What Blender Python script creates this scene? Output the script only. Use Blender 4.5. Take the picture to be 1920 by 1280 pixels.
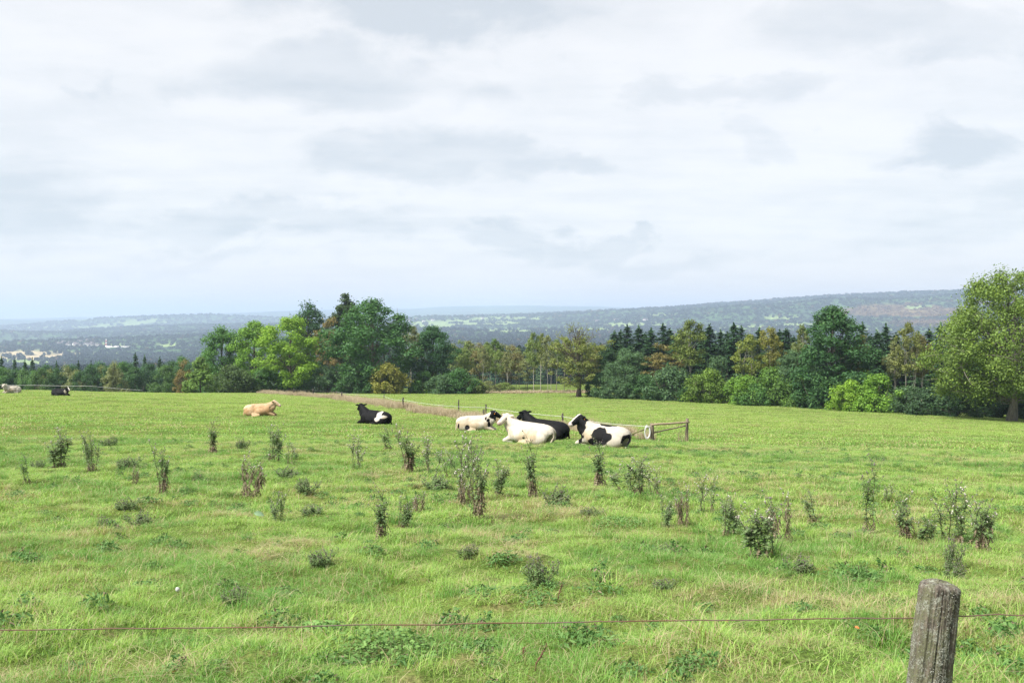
import bpy, math, random
import numpy as np
from mathutils import Vector, Matrix, Euler

# ------------------------------------------------------------------ camera, sky, sun, exposure
for o in list(bpy.data.objects):
    bpy.data.objects.remove(o)
SC = bpy.context.scene
COL = SC.collection
EYE = 1.75                      # camera height in world units (ground under it is ~0)
F = 1866.7                      # focal length in photo pixels (35 mm on full frame)
TH = math.atan(40 / F)          # slight downward pitch

cam = bpy.data.cameras.new('camera')
cam.lens = 35.0
cam.sensor_width = 36.0
cam.clip_start = 0.05
cam.clip_end = 80000
cam_o = bpy.data.objects.new('camera', cam)
COL.objects.link(cam_o)
cam_o.location = (0, 0, EYE)
cam_o.rotation_euler = (math.pi / 2 - TH, 0, 0)
SC.camera = cam_o

EXPOSURE = 2.6
SC.view_settings.view_transform = 'Standard'
SC.view_settings.look = 'None'
SC.view_settings.gamma = 1.0
SC.view_settings.exposure = EXPOSURE
SC.view_settings.use_curve_mapping = False
SC.render.engine = 'CYCLES'
SC.cycles.max_bounces = 8
SC.cycles.diffuse_bounces = 3
SC.cycles.glossy_bounces = 2
SC.cycles.transmission_bounces = 4
SC.cycles.transparent_max_bounces = 4
SC.cycles.volume_bounces = 2
SC.cycles.use_denoising = True
SC.cycles.denoiser = 'OPENIMAGEDENOISE'
SC.cycles.denoising_prefilter = 'NONE'
SC.cycles.denoising_input_passes = 'RGB_ALBEDO_NORMAL'
SC.cycles.use_adaptive_sampling = False
SC.cycles.sample_clamp_indirect = 6.0

SUN_EL, SUN_AZ = math.radians(48), math.radians(-125)    # azimuth from the view direction, left and behind
sun = bpy.data.lights.new('sun', 'SUN')
sun.energy = 1.5
sun.angle = math.radians(20)
sun.color = (1.0, 0.965, 0.90)
sun_o = bpy.data.objects.new('sun', sun)
COL.objects.link(sun_o)
sd = Vector((math.sin(SUN_AZ) * math.cos(SUN_EL), math.cos(SUN_AZ) * math.cos(SUN_EL), math.sin(SUN_EL)))
sun_o.rotation_euler = sd.to_track_quat('Z', 'Y').to_euler()


class NT:
    """tiny node-tree builder"""
    def __init__(self, nt):
        self.nt = nt
        nt.nodes.clear()

    def n(self, t, props=None, **ins):
        nd = self.nt.nodes.new(t)
        for k, v in (props or {}).items():
            setattr(nd, k, v)
        for k, v in ins.items():
            key = int(k[1:]) if k[0] == 'i' and k[1:].isdigit() else k.replace('_', ' ')
            self.set(nd.inputs[key], v)
        return nd

    def set(self, sock, v):
        if isinstance(v, bpy.types.NodeSocket):
            self.nt.links.new(v, sock)
        elif isinstance(v, bpy.types.Node):
            self.nt.links.new(v.outputs[0], sock)
        else:
            if hasattr(sock, 'default_value') and hasattr(sock.default_value, '__len__') and len(sock.default_value) == 4 and len(v) == 3:
                v = (*v, 1.0)
            sock.default_value = v

    def m(self, op, a, b=0.0, c=0.0, clamp=False):
        return self.n('ShaderNodeMath', {'operation': op, 'use_clamp': clamp}, i0=a, i1=b, i2=c).outputs[0]

    def vm(self, op, a, b=(0, 0, 0)):
        return self.n('ShaderNodeVectorMath', {'operation': op}, i0=a, i1=b).outputs[0]

    def mix(self, fac, a, b, mode='MIX'):
        nd = self.nt.nodes.new('ShaderNodeMix')
        nd.data_type = 'RGBA'
        nd.blend_type = mode
        nd.clamp_factor = True
        self.set(nd.inputs[0], fac)
        self.set(nd.inputs[6], a)
        self.set(nd.inputs[7], b)
        return nd.outputs[2]

    def ramp(self, fac, stops, interp='LINEAR'):
        nd = self.nt.nodes.new('ShaderNodeValToRGB')
        r = nd.color_ramp
        r.interpolation = interp
        while len(r.elements) < len(stops):
            r.elements.new(0.5)
        for e, (p, c) in zip(r.elements, stops):
            e.position = p
            e.color = (*c, 1) if hasattr(c, '__len__') else (c, c, c, 1)
        self.set(nd.inputs[0], fac)
        return nd.outputs[0]

    def noise(self, vec, scale, detail=4, rough=0.55, dist=0.0):
        nd = self.n('ShaderNodeTexNoise', Scale=scale, Detail=detail, Roughness=rough, Distortion=dist)
        if vec is not None:
            self.set(nd.inputs['Vector'], vec)
        return nd.outputs[0]

    def smooth(self, v, lo, hi, a=0.0, b=1.0):
        nd = self.nt.nodes.new('ShaderNodeMapRange')
        nd.interpolation_type = 'SMOOTHSTEP'
        for i, x in enumerate((v, lo, hi, a, b)):
            self.set(nd.inputs[i], x)
        return nd.outputs[0]


world = bpy.data.worlds.new('World')
SC.world = world
world.use_nodes = True
t = NT(world.node_tree)
sky = t.n('ShaderNodeTexSky', {'sky_type': 'NISHITA', 'sun_disc': False, 'sun_elevation': SUN_EL, 'sun_rotation': SUN_AZ,
                               'altitude': 300.0, 'dust_density': 2.0, 'ozone_density': 1.0})
gen = t.n('ShaderNodeTexCoord').outputs['Generated']
dirn = t.vm('NORMALIZE', gen)
sep = t.n('ShaderNodeSeparateXYZ', i0=dirn)
dx, dy, dz = sep.outputs
den = t.m('ADD', t.m('MAXIMUM', dz, 0.0), 0.10)
cu = t.m('DIVIDE', dx, den)
cv = t.m('DIVIDE', dy, den)
plane = t.n('ShaderNodeCombineXYZ', i0=cu, i1=cv, i2=0.0).outputs[0]
big = t.noise(plane, 0.75, 6, 0.56, 0.25)
fine = t.noise(plane, 2.6, 8, 0.62, 0.1)
wisp = t.noise(t.vm('MULTIPLY', plane, (0.5, 2.4, 1.0)), 1.3, 6, 0.6)
# heavier grey cloud banks, each a soft patch on the dome with a noisy edge (u = tan azimuth, v = tan elevation)
ady = t.m('MAXIMUM', t.m('ABSOLUTE', dy), 0.08)
uu = t.m('DIVIDE', dx, ady)
vv = t.m('DIVIDE', dz, ady)
wv = t.n('ShaderNodeCombineXYZ', i0=uu, i1=t.m('MULTIPLY', vv, 1.7), i2=3.0).outputs[0]
w1 = t.m('SUBTRACT', t.noise(wv, 6.5, 7, 0.6, 0.3), 0.5)
w2 = t.m('SUBTRACT', t.noise(t.vm('ADD', wv, (7.3, 2.1, 0)), 6.5, 7, 0.6, 0.3), 0.5)
uw = t.m('ADD', uu, t.m('MULTIPLY', w1, 0.30))
vw = t.m('ADD', vv, t.m('MULTIPLY', w2, 0.15))
banks = None
for (px, py, rx, ry, st) in ((830, 5, 420, 75, 1.0), (630, 150, 300, 78, .85), (800, 315, 240, 62, .75), (1035, 325, 85, 34, .7),
                             (1760, 290, 150, 46, 1.0), (1350, 165, 190, 36, .6), (1410, 240, 75, 38, .45), (920, 452, 120, 28, .95),
                             (1200, 462, 240, 26, .95), (480, 415, 260, 40, .75), (60, 390, 170, 110, .75), (190, 150, 60, 26, .4),
                             (1700, 60, 300, 60, .55), (420, 482, 200, 20, .65), (1800, 420, 260, 60, .45)):
    a = t.m('DIVIDE', t.m('SUBTRACT', uw, (px - 960) / F), rx / F)
    b = t.m('DIVIDE', t.m('SUBTRACT', vw, (600 - py) / F), ry / F)
    d = t.m('ADD', t.m('MULTIPLY', a, a), t.m('MULTIPLY', b, b))
    g = t.smooth(d, 0.1, 1.3, st, 0.0)
    banks = g if banks is None else t.m('MAXIMUM', banks, g)
tex = t.m('ADD', t.m('MULTIPLY', big, 0.62), t.m('MULTIPLY', fine, 0.38))
general = t.smooth(t.m('ADD', tex, t.m('MULTIPLY', t.m('SUBTRACT', wisp, .5), 0.35)), 0.40, 0.66)
bank_d = t.m('MULTIPLY', banks, t.m('ADD', 0.55, t.m('MULTIPLY', fine, 0.75)))
dark = t.m('MINIMUM', t.m('ADD', t.m('MULTIPLY', general, 0.5), t.m('MULTIPLY', bank_d, 0.85)), 1.0)
EX = 2.0 ** EXPOSURE
cloud = t.mix(dark, (1.0 / EX, 0.985 / EX, 0.965 / EX), (0.70 / EX, 0.735 / EX, 0.755 / EX))
hz = t.smooth(dz, 0.0, 0.09, 0.75, 0.0)
cloud = t.mix(hz, cloud, (1.02 / EX, 0.93 / EX, 0.85 / EX))
skys = t.n('ShaderNodeVectorMath', {'operation': 'SCALE'}, i0=sky.outputs[0])
skys.inputs['Scale'].default_value = 0.05
col = t.mix(0.90, skys.outputs[0], cloud)
bg = t.n('ShaderNodeBackground', Color=col, Strength=1.0)
t.n('ShaderNodeOutputWorld', Surface=bg)

# ------------------------------------------------------------------ helpers
RS = np.random.RandomState


def link(name, data, parent=None):
    o = bpy.data.objects.new(name, data)
    COL.objects.link(o)
    if parent is not None:
        o.parent = parent
    return o


def tag(o, label=None, cat=None, group=None, kind=None):
    for k, v in (('label', label), ('category', cat), ('group', group), ('kind', kind)):
        if v:
            o[k] = v
    return o


def thing(name, label, cat, loc=(0, 0, 0), rz=0.0, group=None, scale=(1, 1, 1)):
    o = link(name, None)
    o.empty_display_size = 0.2
    o.location = loc
    o.rotation_euler = (0, 0, rz)
    o.scale = scale
    return tag(o, label, cat, group)


def mesh_np(name, V, Fq, mat=None, smooth=False, attrs=None):
    """V (n,3), Fq (m,k) with k = 3 or 4"""
    V = np.ascontiguousarray(V, dtype=np.float32)
    Fq = np.ascontiguousarray(Fq, dtype=np.int32)
    m, k = Fq.shape
    me = bpy.data.meshes.new(name)
    me.vertices.add(len(V))
    me.vertices.foreach_set('co', V.ravel())
    me.loops.add(m * k)
    me.loops.foreach_set('vertex_index', Fq.ravel())
    me.polygons.add(m)
    me.polygons.foreach_set('loop_start', np.arange(0, m * k, k, dtype=np.int32))
    if smooth:
        me.polygons.foreach_set('use_smooth', np.ones(m, dtype=bool))
    me.update(calc_edges=True)
    for an, (typ, data) in (attrs or {}).items():
        at = me.attributes.new(an, typ, 'POINT')
        at.data.foreach_set('color' if typ == 'FLOAT_COLOR' else ('vector' if typ == 'FLOAT_VECTOR' else 'value'),
                            np.ascontiguousarray(data, dtype=np.float32 if typ != 'INT' else np.int32).ravel())
    if mat is not None:
        for q in (mat if isinstance(mat, (list, tuple)) else [mat]):
            me.materials.append(q)
    return me


class Geo:
    """collects quads"""
    def __init__(self):
        self.V, self.Q, self.n, self.T = [], [], 0, []

    def add(self, V, Q, tone=0.0):
        V = np.asarray(V, dtype=np.float64).reshape(-1, 3)
        self.V.append(V)
        self.Q.append(np.asarray(Q).reshape(-1, 4) + self.n)
        self.T.append(np.full(len(V), tone) if np.isscalar(tone) else np.asarray(tone))
        self.n += len(V)

    def tube(self, P, r, k=6, cap=True, tone=0.0):
        P = np.asarray(P, float)
        r = np.broadcast_to(np.asarray(r, float), (len(P),)).copy()
        if cap:
            e = (P[-1] - P[-2]) * 1e-3
            P = np.vstack([P[:1] - e, P, P[-1:] + e])
            r = np.concatenate([[1e-4], r, [1e-4]])
        T = np.gradient(P, axis=0)
        T /= np.linalg.norm(T, axis=1)[:, None] + 1e-12
        up = np.array([0, 0, 1.0]) if abs(T[len(T) // 2][2]) < 0.9 else np.array([1.0, 0, 0])
        A = np.cross(T, up)
        A /= np.linalg.norm(A, axis=1)[:, None] + 1e-12
        B = np.cross(T, A)
        an = np.linspace(0, 2 * np.pi, k, endpoint=False)
        V = P[:, None] + r[:, None, None] * (np.cos(an)[None, :, None] * A[:, None] + np.sin(an)[None, :, None] * B[:, None])
        n = len(P)
        i, j = np.meshgrid(np.arange(n - 1), np.arange(k), indexing='ij')
        a = i * k + j
        b = i * k + (j + 1) % k
        Q = np.stack([a, b, b + k, a + k], -1).reshape(-1, 4)
        self.add(V.reshape(-1, 3), Q, tone)

    def box(self, c, s, R=None, tone=0.0):
        c, s = np.asarray(c, float), np.asarray(s, float) / 2
        V = np.array([(x, y, z) for x in (-1, 1) for y in (-1, 1) for z in (-1, 1)], float) * s
        if R is not None:
            V = V @ np.array(R).T
        self.add(V + c, [(0, 1, 3, 2), (4, 6, 7, 5), (0, 4, 5, 1), (2, 3, 7, 6), (0, 2, 6, 4), (1, 5, 7, 3)], tone)

    def blob(self, c, s, nu=10, nv=7, tone=0.0):
        u = np.linspace(0, 2 * np.pi, nu, endpoint=False)
        v = np.linspace(0.06, np.pi - 0.06, nv)
        V = np.stack([np.sin(v)[:, None] * np.cos(u), np.sin(v)[:, None] * np.sin(u), np.cos(v)[:, None] + 0 * u], -1)
        V = V * np.asarray(s) + np.asarray(c)
        i, j = np.meshgrid(np.arange(nv - 1), np.arange(nu), indexing='ij')
        a = i * nu + j
        b = i * nu + (j + 1) % nu
        self.add(V.reshape(-1, 3), np.stack([a, a + nu, b + nu, b], -1).reshape(-1, 4), tone)

    def mesh(self, name, mat, smooth=False, tones=False):
        V, Q = np.vstack(self.V), np.vstack(self.Q)
        return mesh_np(name, V, Q, mat, smooth, {'tone': ('FLOAT', np.concatenate(self.T))} if tones else None)


def leaves(rs, P, N, L, W, fold=0.0):
    """rhombic leaf faces at P facing N"""
    n = len(P)
    N = N / (np.linalg.norm(N, axis=1)[:, None] + 1e-9)
    A = np.cross(N, rs.normal(size=(n, 3)))
    A /= np.linalg.norm(A, axis=1)[:, None] + 1e-9
    B = np.cross(N, A)
    L = np.broadcast_to(L, (n,))[:, None]
    W = np.broadcast_to(W, (n,))[:, None]
    V = np.stack([P - A * L / 2, P - B * W / 2 + N * fold, P + A * L / 2, P + B * W / 2 + N * fold], 1).reshape(-1, 3)
    return V, np.arange(4 * n).reshape(-1, 4)


# value noise
_tab = RS(11).rand(4096)


def vnoise(x, y, seed=0):
    xi, yi = np.floor(x).astype(np.int64), np.floor(y).astype(np.int64)
    fx, fy = x - xi, y - yi
    fx, fy = fx * fx * fx * (fx * (fx * 6 - 15) + 10), fy * fy * fy * (fy * (fy * 6 - 15) + 10)

    def h(a, b):
        k = (a * 374761393 + b * 668265263 + seed * 974711) & 0x7fffffff
        k = ((k ^ (k >> 13)) * 1274126177) & 0x7fffffff
        return _tab[(k ^ (k >> 16)) & 4095]
    return (h(xi, yi) * (1 - fx) + h(xi + 1, yi) * fx) * (1 - fy) + (h(xi, yi + 1) * (1 - fx) + h(xi + 1, yi + 1) * fx) * fy


def fbm(x, y, seed=0, octv=4, gain=0.5):
    s, a, tot = 0.0, 1.0, 0.0
    for i in range(octv):
        s = s + a * vnoise(x * 2 ** i + 17.3 * i, y * 2 ** i - 9.1 * i, seed + i)
        tot += a
        a *= gain
    return s / tot


def sstep(x, a, b):
    u = np.clip((x - a) / (b - a), 0, 1)
    return u * u * (3 - 2 * u)


# ------------------------------------------------------------------ terrain height
CF = np.array([-2.71803333, 0.49658946, -6.18511029, -4.8664755, -0.38398345, -0.9470787, 0.5905546, 2.53793024, 0.36175808, 1.58989888])


def field_z(X, Y):
    x = np.clip(X, -105, 80) / 60
    Yc = np.clip(Y, 0, 215)
    y = Yc / 100
    z = (CF[0] + CF[1] * x + CF[2] * y + CF[3] * x * y + CF[4] * x * x + CF[5] * y * y + CF[6] * y ** 3 + CF[7] * x * y * y
         + CF[8] * x * x * y + CF[9] / (1 + Yc / 12))
    return z - 0.45 * (1 - sstep(Y, 0.5, 5.5))


# far landscape: photo row of the ground at each distance (rows) and column (cols), turned into heights and smoothed
FPX = np.array([-500, 0, 240, 480, 740, 960, 1200, 1450, 1700, 1950, 2500], float)
FD = np.array([150, 250, 320, 520, 900, 1400, 2000, 2600, 3200, 3800, 4400, 5200, 6000, 7000, 8200, 9600, 11500, 14000, 19000, 24000], float)
ZN = {150: [-11, -11, -11, -13, -13, -13, -13, -13, -13, -13, -13], 250: [-27, -27, -27, -21, -18, -16.5, -17, -17, -17, -17, -17],
      320: [-30, -30, -30, -27, -26, -25, -24, -23, -23, -23, -23], 520: [-36, -36, -36, -35, -35, -34, -33, -33, -33, -33, -33],
      900: [-50, -52, -50, -48, -44, -42, -42, -44, -46, -46, -46], 1400: [-70, -72, -70, -66, -60, -52, -52, -56, -58, -58, -58]}
ROW = {2000: [692, 690, 685, 680, 665, 653, 653, 660, 665, 670, 670], 2600: [670, 668, 665, 662, 646, 641, 641, 641, 646, 648, 648],
       3200: [658, 656, 653, 642, 633, 631, 631, 624, 627, 630, 630], 3800: [652, 650, 642, 620, 624, 624, 622, 607, 603, 600, 600],
       4400: [674, 670, 664, 636, 624, 621, 609, 589, 576, 572, 572], 5200: [646, 642, 628, 615, 611, 614, 590, 570, 559, 555, 555],
       6000: [624, 621, 611, 607, 601, 594, 582, 566, 555, 551, 551], 7000: [644, 640, 632, 624, 618, 606, 590, 574, 564, 560, 560],
       8200: [614, 611, 603, 597, 599, 589, 586, 578, 570, 568, 568], 9600: [630, 627, 618, 610, 603, 594, 586, 580, 575, 574, 574],
       11500: [605, 603, 597, 590, 588, 580, 580, 580, 578, 577, 577], 14000: [604, 602, 596, 588, 581, 576, 576, 579, 579, 579, 579],
       19000: [598, 598, 596, 592, 587, 582, 582, 582, 582, 582, 582], 24000: [600] * 11}
TAB = np.array([ZN[int(d)] if int(d) in ZN else [-(r - 600) / F * d for r in ROW[int(d)]] for d in FD])
_gp = np.linspace(-500, 2500, 241)
_gd = np.linspace(math.log(150), math.log(24000), 241)
_t1 = np.array([np.interp(_gp, FPX, row) for row in TAB])
_t2 = np.array([np.interp(_gd, np.log(FD), _t1[:, j]) for j in range(len(_gp))]).T      # [d, p]
_kd = np.exp(-0.5 * (np.arange(-9, 10) / 1.8) ** 2)
_kd /= _kd.sum()
_kp = np.exp(-0.5 * (np.arange(-16, 17) / 6.0) ** 2)
_kp /= _kp.sum()
_t2 = np.apply_along_axis(lambda v: np.convolve(np.pad(v, 9, mode='edge'), _kd, 'valid'), 0, _t2)
_t2 = np.apply_along_axis(lambda v: np.convolve(np.pad(v, 16, mode='edge'), _kp, 'valid'), 1, _t2)


def col_of(X, Y):
    az = np.clip(np.arctan2(X, np.maximum(Y, 1e-6)), -0.9, 0.9)
    return 960 + F * np.tan(az)


def far_z(X, Y):
    R = np.hypot(X, Y)
    p = np.clip(col_of(X, Y), -500, 2499.9)
    d = np.clip(np.log(np.maximum(R, 150.1)), math.log(150) + 1e-6, math.log(24000) - 1e-6)
    a = (p + 500) / 3000 * 240
    b = (d - math.log(150)) / (math.log(24000) - math.log(150)) * 240
    i, j = np.minimum(b.astype(int), 239), np.minimum(a.astype(int), 239)
    fb, fa = b - i, a - j
    z = (_t2[i, j] * (1 - fa) + _t2[i, j + 1] * fa) * (1 - fb) + (_t2[i + 1, j] * (1 - fa) + _t2[i + 1, j + 1] * fa) * fb
    amp = sstep(R, 900, 5000)
    rid = fbm(X / 2600 + 3.1, Y / 900 + 1.7, 5, 4) - 0.5
    rid2 = fbm(X / 900 - 8.1, Y / 420, 9, 3) - 0.5
    for (p0, d0, p1, d1, A, w) in ((-250, 5700, 780, 3700, 40, 380), (0, 8800, 900, 6700, 46, 520), (640, 5700, 1260, 5000, 24, 320), (1180, 4300, 2050, 4500, 26, 300), (-200, 3900, 330, 3500, 22, 200)):
        u = np.clip((p - p0) / (p1 - p0), 0, 1)
        fd_ = sstep(p, p0 - 120, p0 + 160) * (1 - sstep(p, p1 - 200, p1 + 120))
        wig = 1 + 0.09 * (fbm(p / 160.0, p * 0 + d0 / 777, 55, 3) - 0.5)
        z = z + A * fd_ * (0.65 + 0.7 * fbm(p / 120.0, p * 0 + d0 / 333, 57, 3)) * np.exp(-((R - (d0 + (d1 - d0) * u) * wig) / w) ** 2)
    return z + amp * (rid * 40 * (0.5 + R / 9000) + rid2 * 30)


EDGE_P = np.array([-500, 0, 340, 450, 540, 850, 1100, 1300, 1500, 1700, 1900, 2500], float)
EDGE_D = np.array([140, 140, 150, 175, 195, 192, 190, 165, 150, 138, 128, 110], float)


def terrain(X, Y, micro=True):
    X, Y = np.asarray(X, float), np.asarray(Y, float)
    R = np.hypot(X, Y)
    De = np.interp(col_of(X, Y), EDGE_P, EDGE_D)
    w = sstep(R, De, De * 1.25 + 45)
    z = field_z(X, Y) * (1 - w) + far_z(X, Y) * w
    if micro:
        fade = 1 - sstep(R, 60, 300)
        z = z + fade * ((fbm(X / 5.5, Y / 5.5, 21, 3) - 0.5) * 0.24 + (fbm(X / 0.85, Y / 0.85, 31, 3) - 0.5) * 0.20 * (1 - sstep(R, 18, 70)) + np.maximum(fbm(X / 0.32, Y / 0.32, 37, 2) - 0.5, 0) * 0.14 * (1 - sstep(R, 12, 40)))
    return z + EYE


def ray(px, py):
    a = (640 - py) / F
    d = math.cos(TH) + a * math.sin(TH)
    return ((px - 960) / F / d, (a * math.cos(TH) - math.sin(TH)) / d)      # x and z per unit of forward distance


_D = np.exp(np.linspace(math.log(2.2), math.log(260), 3000))


def gp(px, py):
    """ground point seen at a photo position"""
    tx, tz = ray(px, py)
    g = terrain(tx * _D, _D) - (EYE + tz * _D)
    k = int(np.argmax(g > 0)) if (g > 0).any() else len(_D) - 1
    D = _D[k]
    return Vector((tx * D, D, float(terrain(tx * D, D))))


def at_dist(px, D):
    x = (px - 960) / F * D
    return Vector((x, D, float(terrain(x, D))))


# ------------------------------------------------------------------ materials
def newmat(name):
    m = bpy.data.materials.new(name)
    m.use_nodes = True
    return m, NT(m.node_tree)


def finish(t, bsdf, disp=None):
    o = t.n('ShaderNodeOutputMaterial', Surface=bsdf)
    return o


def mat_leaf(name='foliage', trans=0.32, var=0.55):
    m, t = newmat(name)
    oi = t.n('ShaderNodeObjectInfo')
    geo = t.n('ShaderNodeNewGeometry')
    rnd = geo.outputs['Random Per Island']
    pos = geo.outputs['Position']
    patch = t.noise(pos, 0.42, 3, 0.6)
    v = t.m('ADD', 1.0 - var / 2, t.m('MULTIPLY', rnd, var))
    v = t.m('MULTIPLY', v, t.m('ADD', 0.68, t.m('MULTIPLY', patch, 1.0)))
    c = t.mix(1.0, oi.outputs['Color'], t.n('ShaderNodeCombineColor', i0=v, i1=v, i2=v).outputs[0], 'MULTIPLY')
    c = t.mix(1.0, c, (0.92, 1.07, 0.88, 1), 'MULTIPLY')
    rnd2 = t.m('FRACT', t.m('MULTIPLY', rnd, 17.31))
    warm = t.mix(1.0, c, (1.25, 1.10, 0.65, 1), 'MULTIPLY')
    c = t.mix(t.m('MULTIPLY', t.smooth(t.m('ADD', rnd2, t.m('MULTIPLY', patch, 0.5)), 0.85, 1.3), 0.75), c, warm)
    p = t.n('ShaderNodeBsdfPrincipled', Base_Color=c, Roughness=0.55)
    p.inputs['Specular IOR Level'].default_value = 0.25
    tr = t.n('ShaderNodeBsdfTranslucent', Color=t.mix(1.0, c, (1.25, 1.3, 0.55, 1), 'MULTIPLY'))
    finish(t, t.n('ShaderNodeMixShader', i0=trans, i1=p, i2=tr))
    return m


def mat_bark(name, c1, c2, scale=6.0, birch=False):
    m, t = newmat(name)
    pos = t.n('ShaderNodeTexCoord').outputs['Object']
    n = t.noise(t.vm('MULTIPLY', pos, (1, 1, 0.22) if not birch else (0.4, 0.4, 3.0)), scale, 5, 0.65)
    c = t.ramp(n, [(0.35, c2), (0.62, c1)] if not birch else [(0.36, c2), (0.46, c1)])
    b = t.n('ShaderNodeBump', Strength=0.6, Distance=0.05, Height=n)
    finish(t, t.n('ShaderNodeBsdfPrincipled', Base_Color=c, Roughness=0.9, Normal=b))
    return m


M_LEAF = mat_leaf()
M_NEEDLE = mat_leaf('needles', 0.12, 0.7)
M_BARK = mat_bark('bark', (0.12, 0.095, 0.07), (0.045, 0.035, 0.028))
M_BEECHBARK = mat_bark('beech_bark', (0.20, 0.18, 0.15), (0.09, 0.08, 0.065))
M_BIRCH = mat_bark('birch_bark', (0.36, 0.335, 0.29), (0.08, 0.07, 0.06), 4.0, True)

# ------------------------------------------------------------------ ground sheet
az_f = np.radians(np.concatenate([np.arange(-180, -60, 6), np.arange(-60, -34, 1.0), np.arange(-34, 34.01, 0.115), np.arange(35, 60, 1.0), np.arange(60, 180.1, 6)]))
rr = [0.4]
while rr[-1] < 24500:
    r = rr[-1]
    rr.append(r * (1.05 if r < 3 else 1.018 if r < 60 else 1.03 if r < 900 else 1.0105 if r < 8000 else 1.03))
rr = np.array(rr)
RRg, AZg = np.meshgrid(rr, az_f, indexing='ij')
GX, GY = RRg * np.sin(AZg), RRg * np.cos(AZg)
GZ = terrain(GX, GY)
PXg = col_of(GX, GY)
PYg = 600 - F * (GZ - EYE) / np.maximum(GY, 1.0)


def patch_mask(px, py, rx, ry, seed):
    n = fbm(PXg / 35 + seed * 3.7, PYg / 5 + seed, 40 + seed, 3) - 0.5
    d = ((PXg - px) / rx) ** 2 + ((PYg - py) / ry) ** 2
    return 1 - sstep(d + n * 1.1, 0.75, 1.0)


far = sstep(RRg, 380, 520)
open_n = fbm(GX / 620 + 5.5, GY / 420 - 3.3, 70, 4)
low = sstep(PYg, 575, 612)                     # valley floors and lower slopes hold the open fields
openl = sstep(open_n, 0.70, 0.72) * low * sstep(RRg, 1300, 1700)
tan_f = np.zeros_like(openl)
for k, (px, py, rx, ry, kind) in enumerate(((55, 668, 120, 9, 2), (20, 682, 90, 8, 1), (190, 650, 75, 4.5, 1), (205, 666, 22, 4, 1), (320, 650, 26, 4, 1), (60, 690, 60, 5, 2),
                                            (860, 607, 120, 7, 1), (800, 616, 70, 6, 1), (960, 598, 70, 4, 1), (1000, 622, 120, 4.5, 1), (1190, 611, 80, 5, 1), (1090, 620, 60, 4, 1),
                                            (1465, 598, 36, 4, 1), (1720, 577, 30, 3, 1), (1650, 622, 40, 4, 1), (1370, 625, 60, 4, 1), (1240, 592, 35, 2.5, 1), (560, 640, 50, 3, 1))):
    mk = patch_mask(px, py, rx, ry, k)
    openl = np.maximum(openl, mk)
    if kind == 2:
        tan_f = np.maximum(tan_f, mk)
hedge = sstep(np.abs(fbm(GX / 260, GY / 200, 90, 2) - 0.5), 0.012, 0.03)
openl = openl * (0.25 + 0.75 * hedge)
forest = far * (1 - np.clip(openl, 0, 1))
can = fbm(GX / 26, GY / 60, 81, 3)
can_big = fbm(GX / 300, GY / 240, 85, 3)
FOREST_G = forest.copy()
GZ = GZ + forest * (3 + 5 * can + 4 * can_big) * sstep(RRg, 1000, 1800)
stand = fbm(GX / 420 + 1.1, GY / 300 + 9.7, 95, 4)
brown = sstep(fbm(GX / 500 - 4, GY / 500 + 2, 99, 3), 0.56, 0.66) * sstep(PXg, 1350, 1600) * sstep(PYg, 560, 575)
brown = np.maximum(brown, 0.9 * patch_mask(1690, 585, 130, 13, 33))
cf = np.stack([0.030 + 0.02 * stand + 0.05 * sstep(can, .5, .8) * .3, 0.052 + 0.035 * stand + 0.03 * sstep(can, .45, .8), 0.030 + 0.012 * stand], -1)
cf = cf * (1 - 0.8 * brown[..., None]) + np.array([0.16, 0.10, 0.05]) * 0.8 * brown[..., None]
cf *= (0.55 + 0.9 * can)[..., None]
co = np.array([0.20, 0.27, 0.10]) * (0.8 + 0.4 * fbm(GX / 120, GY / 90, 77, 2))[..., None]
co = co * (1 - tan_f[..., None]) + np.array([0.40, 0.33, 0.20]) * tan_f[..., None]
CL = cf * forest[..., None] + co * (1 - forest[..., None])
nearwood = (1 - sstep(RRg, 450, 900))[..., None]
CL = CL * (1 - nearwood) + np.array([0.035, 0.055, 0.022]) * nearwood
nr, na = RRg.shape
i, j = np.meshgrid(np.arange(nr - 1), np.arange(na - 1), indexing='ij')
a = i * na + j
Q = np.stack([a, a + 1, a + 1 + na, a + na], -1).reshape(-1, 4)[:, ::-1]


def mat_pasture():
    m, t = newmat('pasture_soil_and_turf')
    pos = t.n('ShaderNodeNewGeometry').outputs['Position']
    n1 = t.noise(pos, 0.22, 5, 0.6)
    n2 = t.noise(pos, 2.3, 5, 0.65)
    n3 = t.noise(pos, 30.0, 4, 0.7)
    c = t.mix(t.smooth(n1, 0.38, 0.62), (0.10, 0.17, 0.035), (0.17, 0.22, 0.055))
    c = t.mix(t.smooth(n2, 0.52, 0.72), c, (0.26, 0.24, 0.10))
    c = t.mix(t.smooth(n3, 0.3, 0.7, 0.75, 0.0), c, (0.05, 0.065, 0.02))
    b = t.n('ShaderNodeBump', Strength=0.7, Distance=0.06, Height=t.m('ADD', n2, n3))
    finish(t, t.n('ShaderNodeBsdfDiffuse', Color=c, Normal=b))
    return m


def mat_land():
    m, t = newmat('distant_fields_and_woods')
    at = t.n('ShaderNodeAttribute', {'attribute_name': 'land'})
    pos = t.n('ShaderNodeNewGeometry').outputs['Position']
    n = t.noise(pos, 0.06, 3, 0.7)
    c = t.mix(1.0, at.outputs['Color'], t.ramp(n, [(0.3, 0.55), (0.7, 1.4)]), 'MULTIPLY')
    finish(t, t.n('ShaderNodeBsdfDiffuse', Color=c))
    return m


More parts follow.
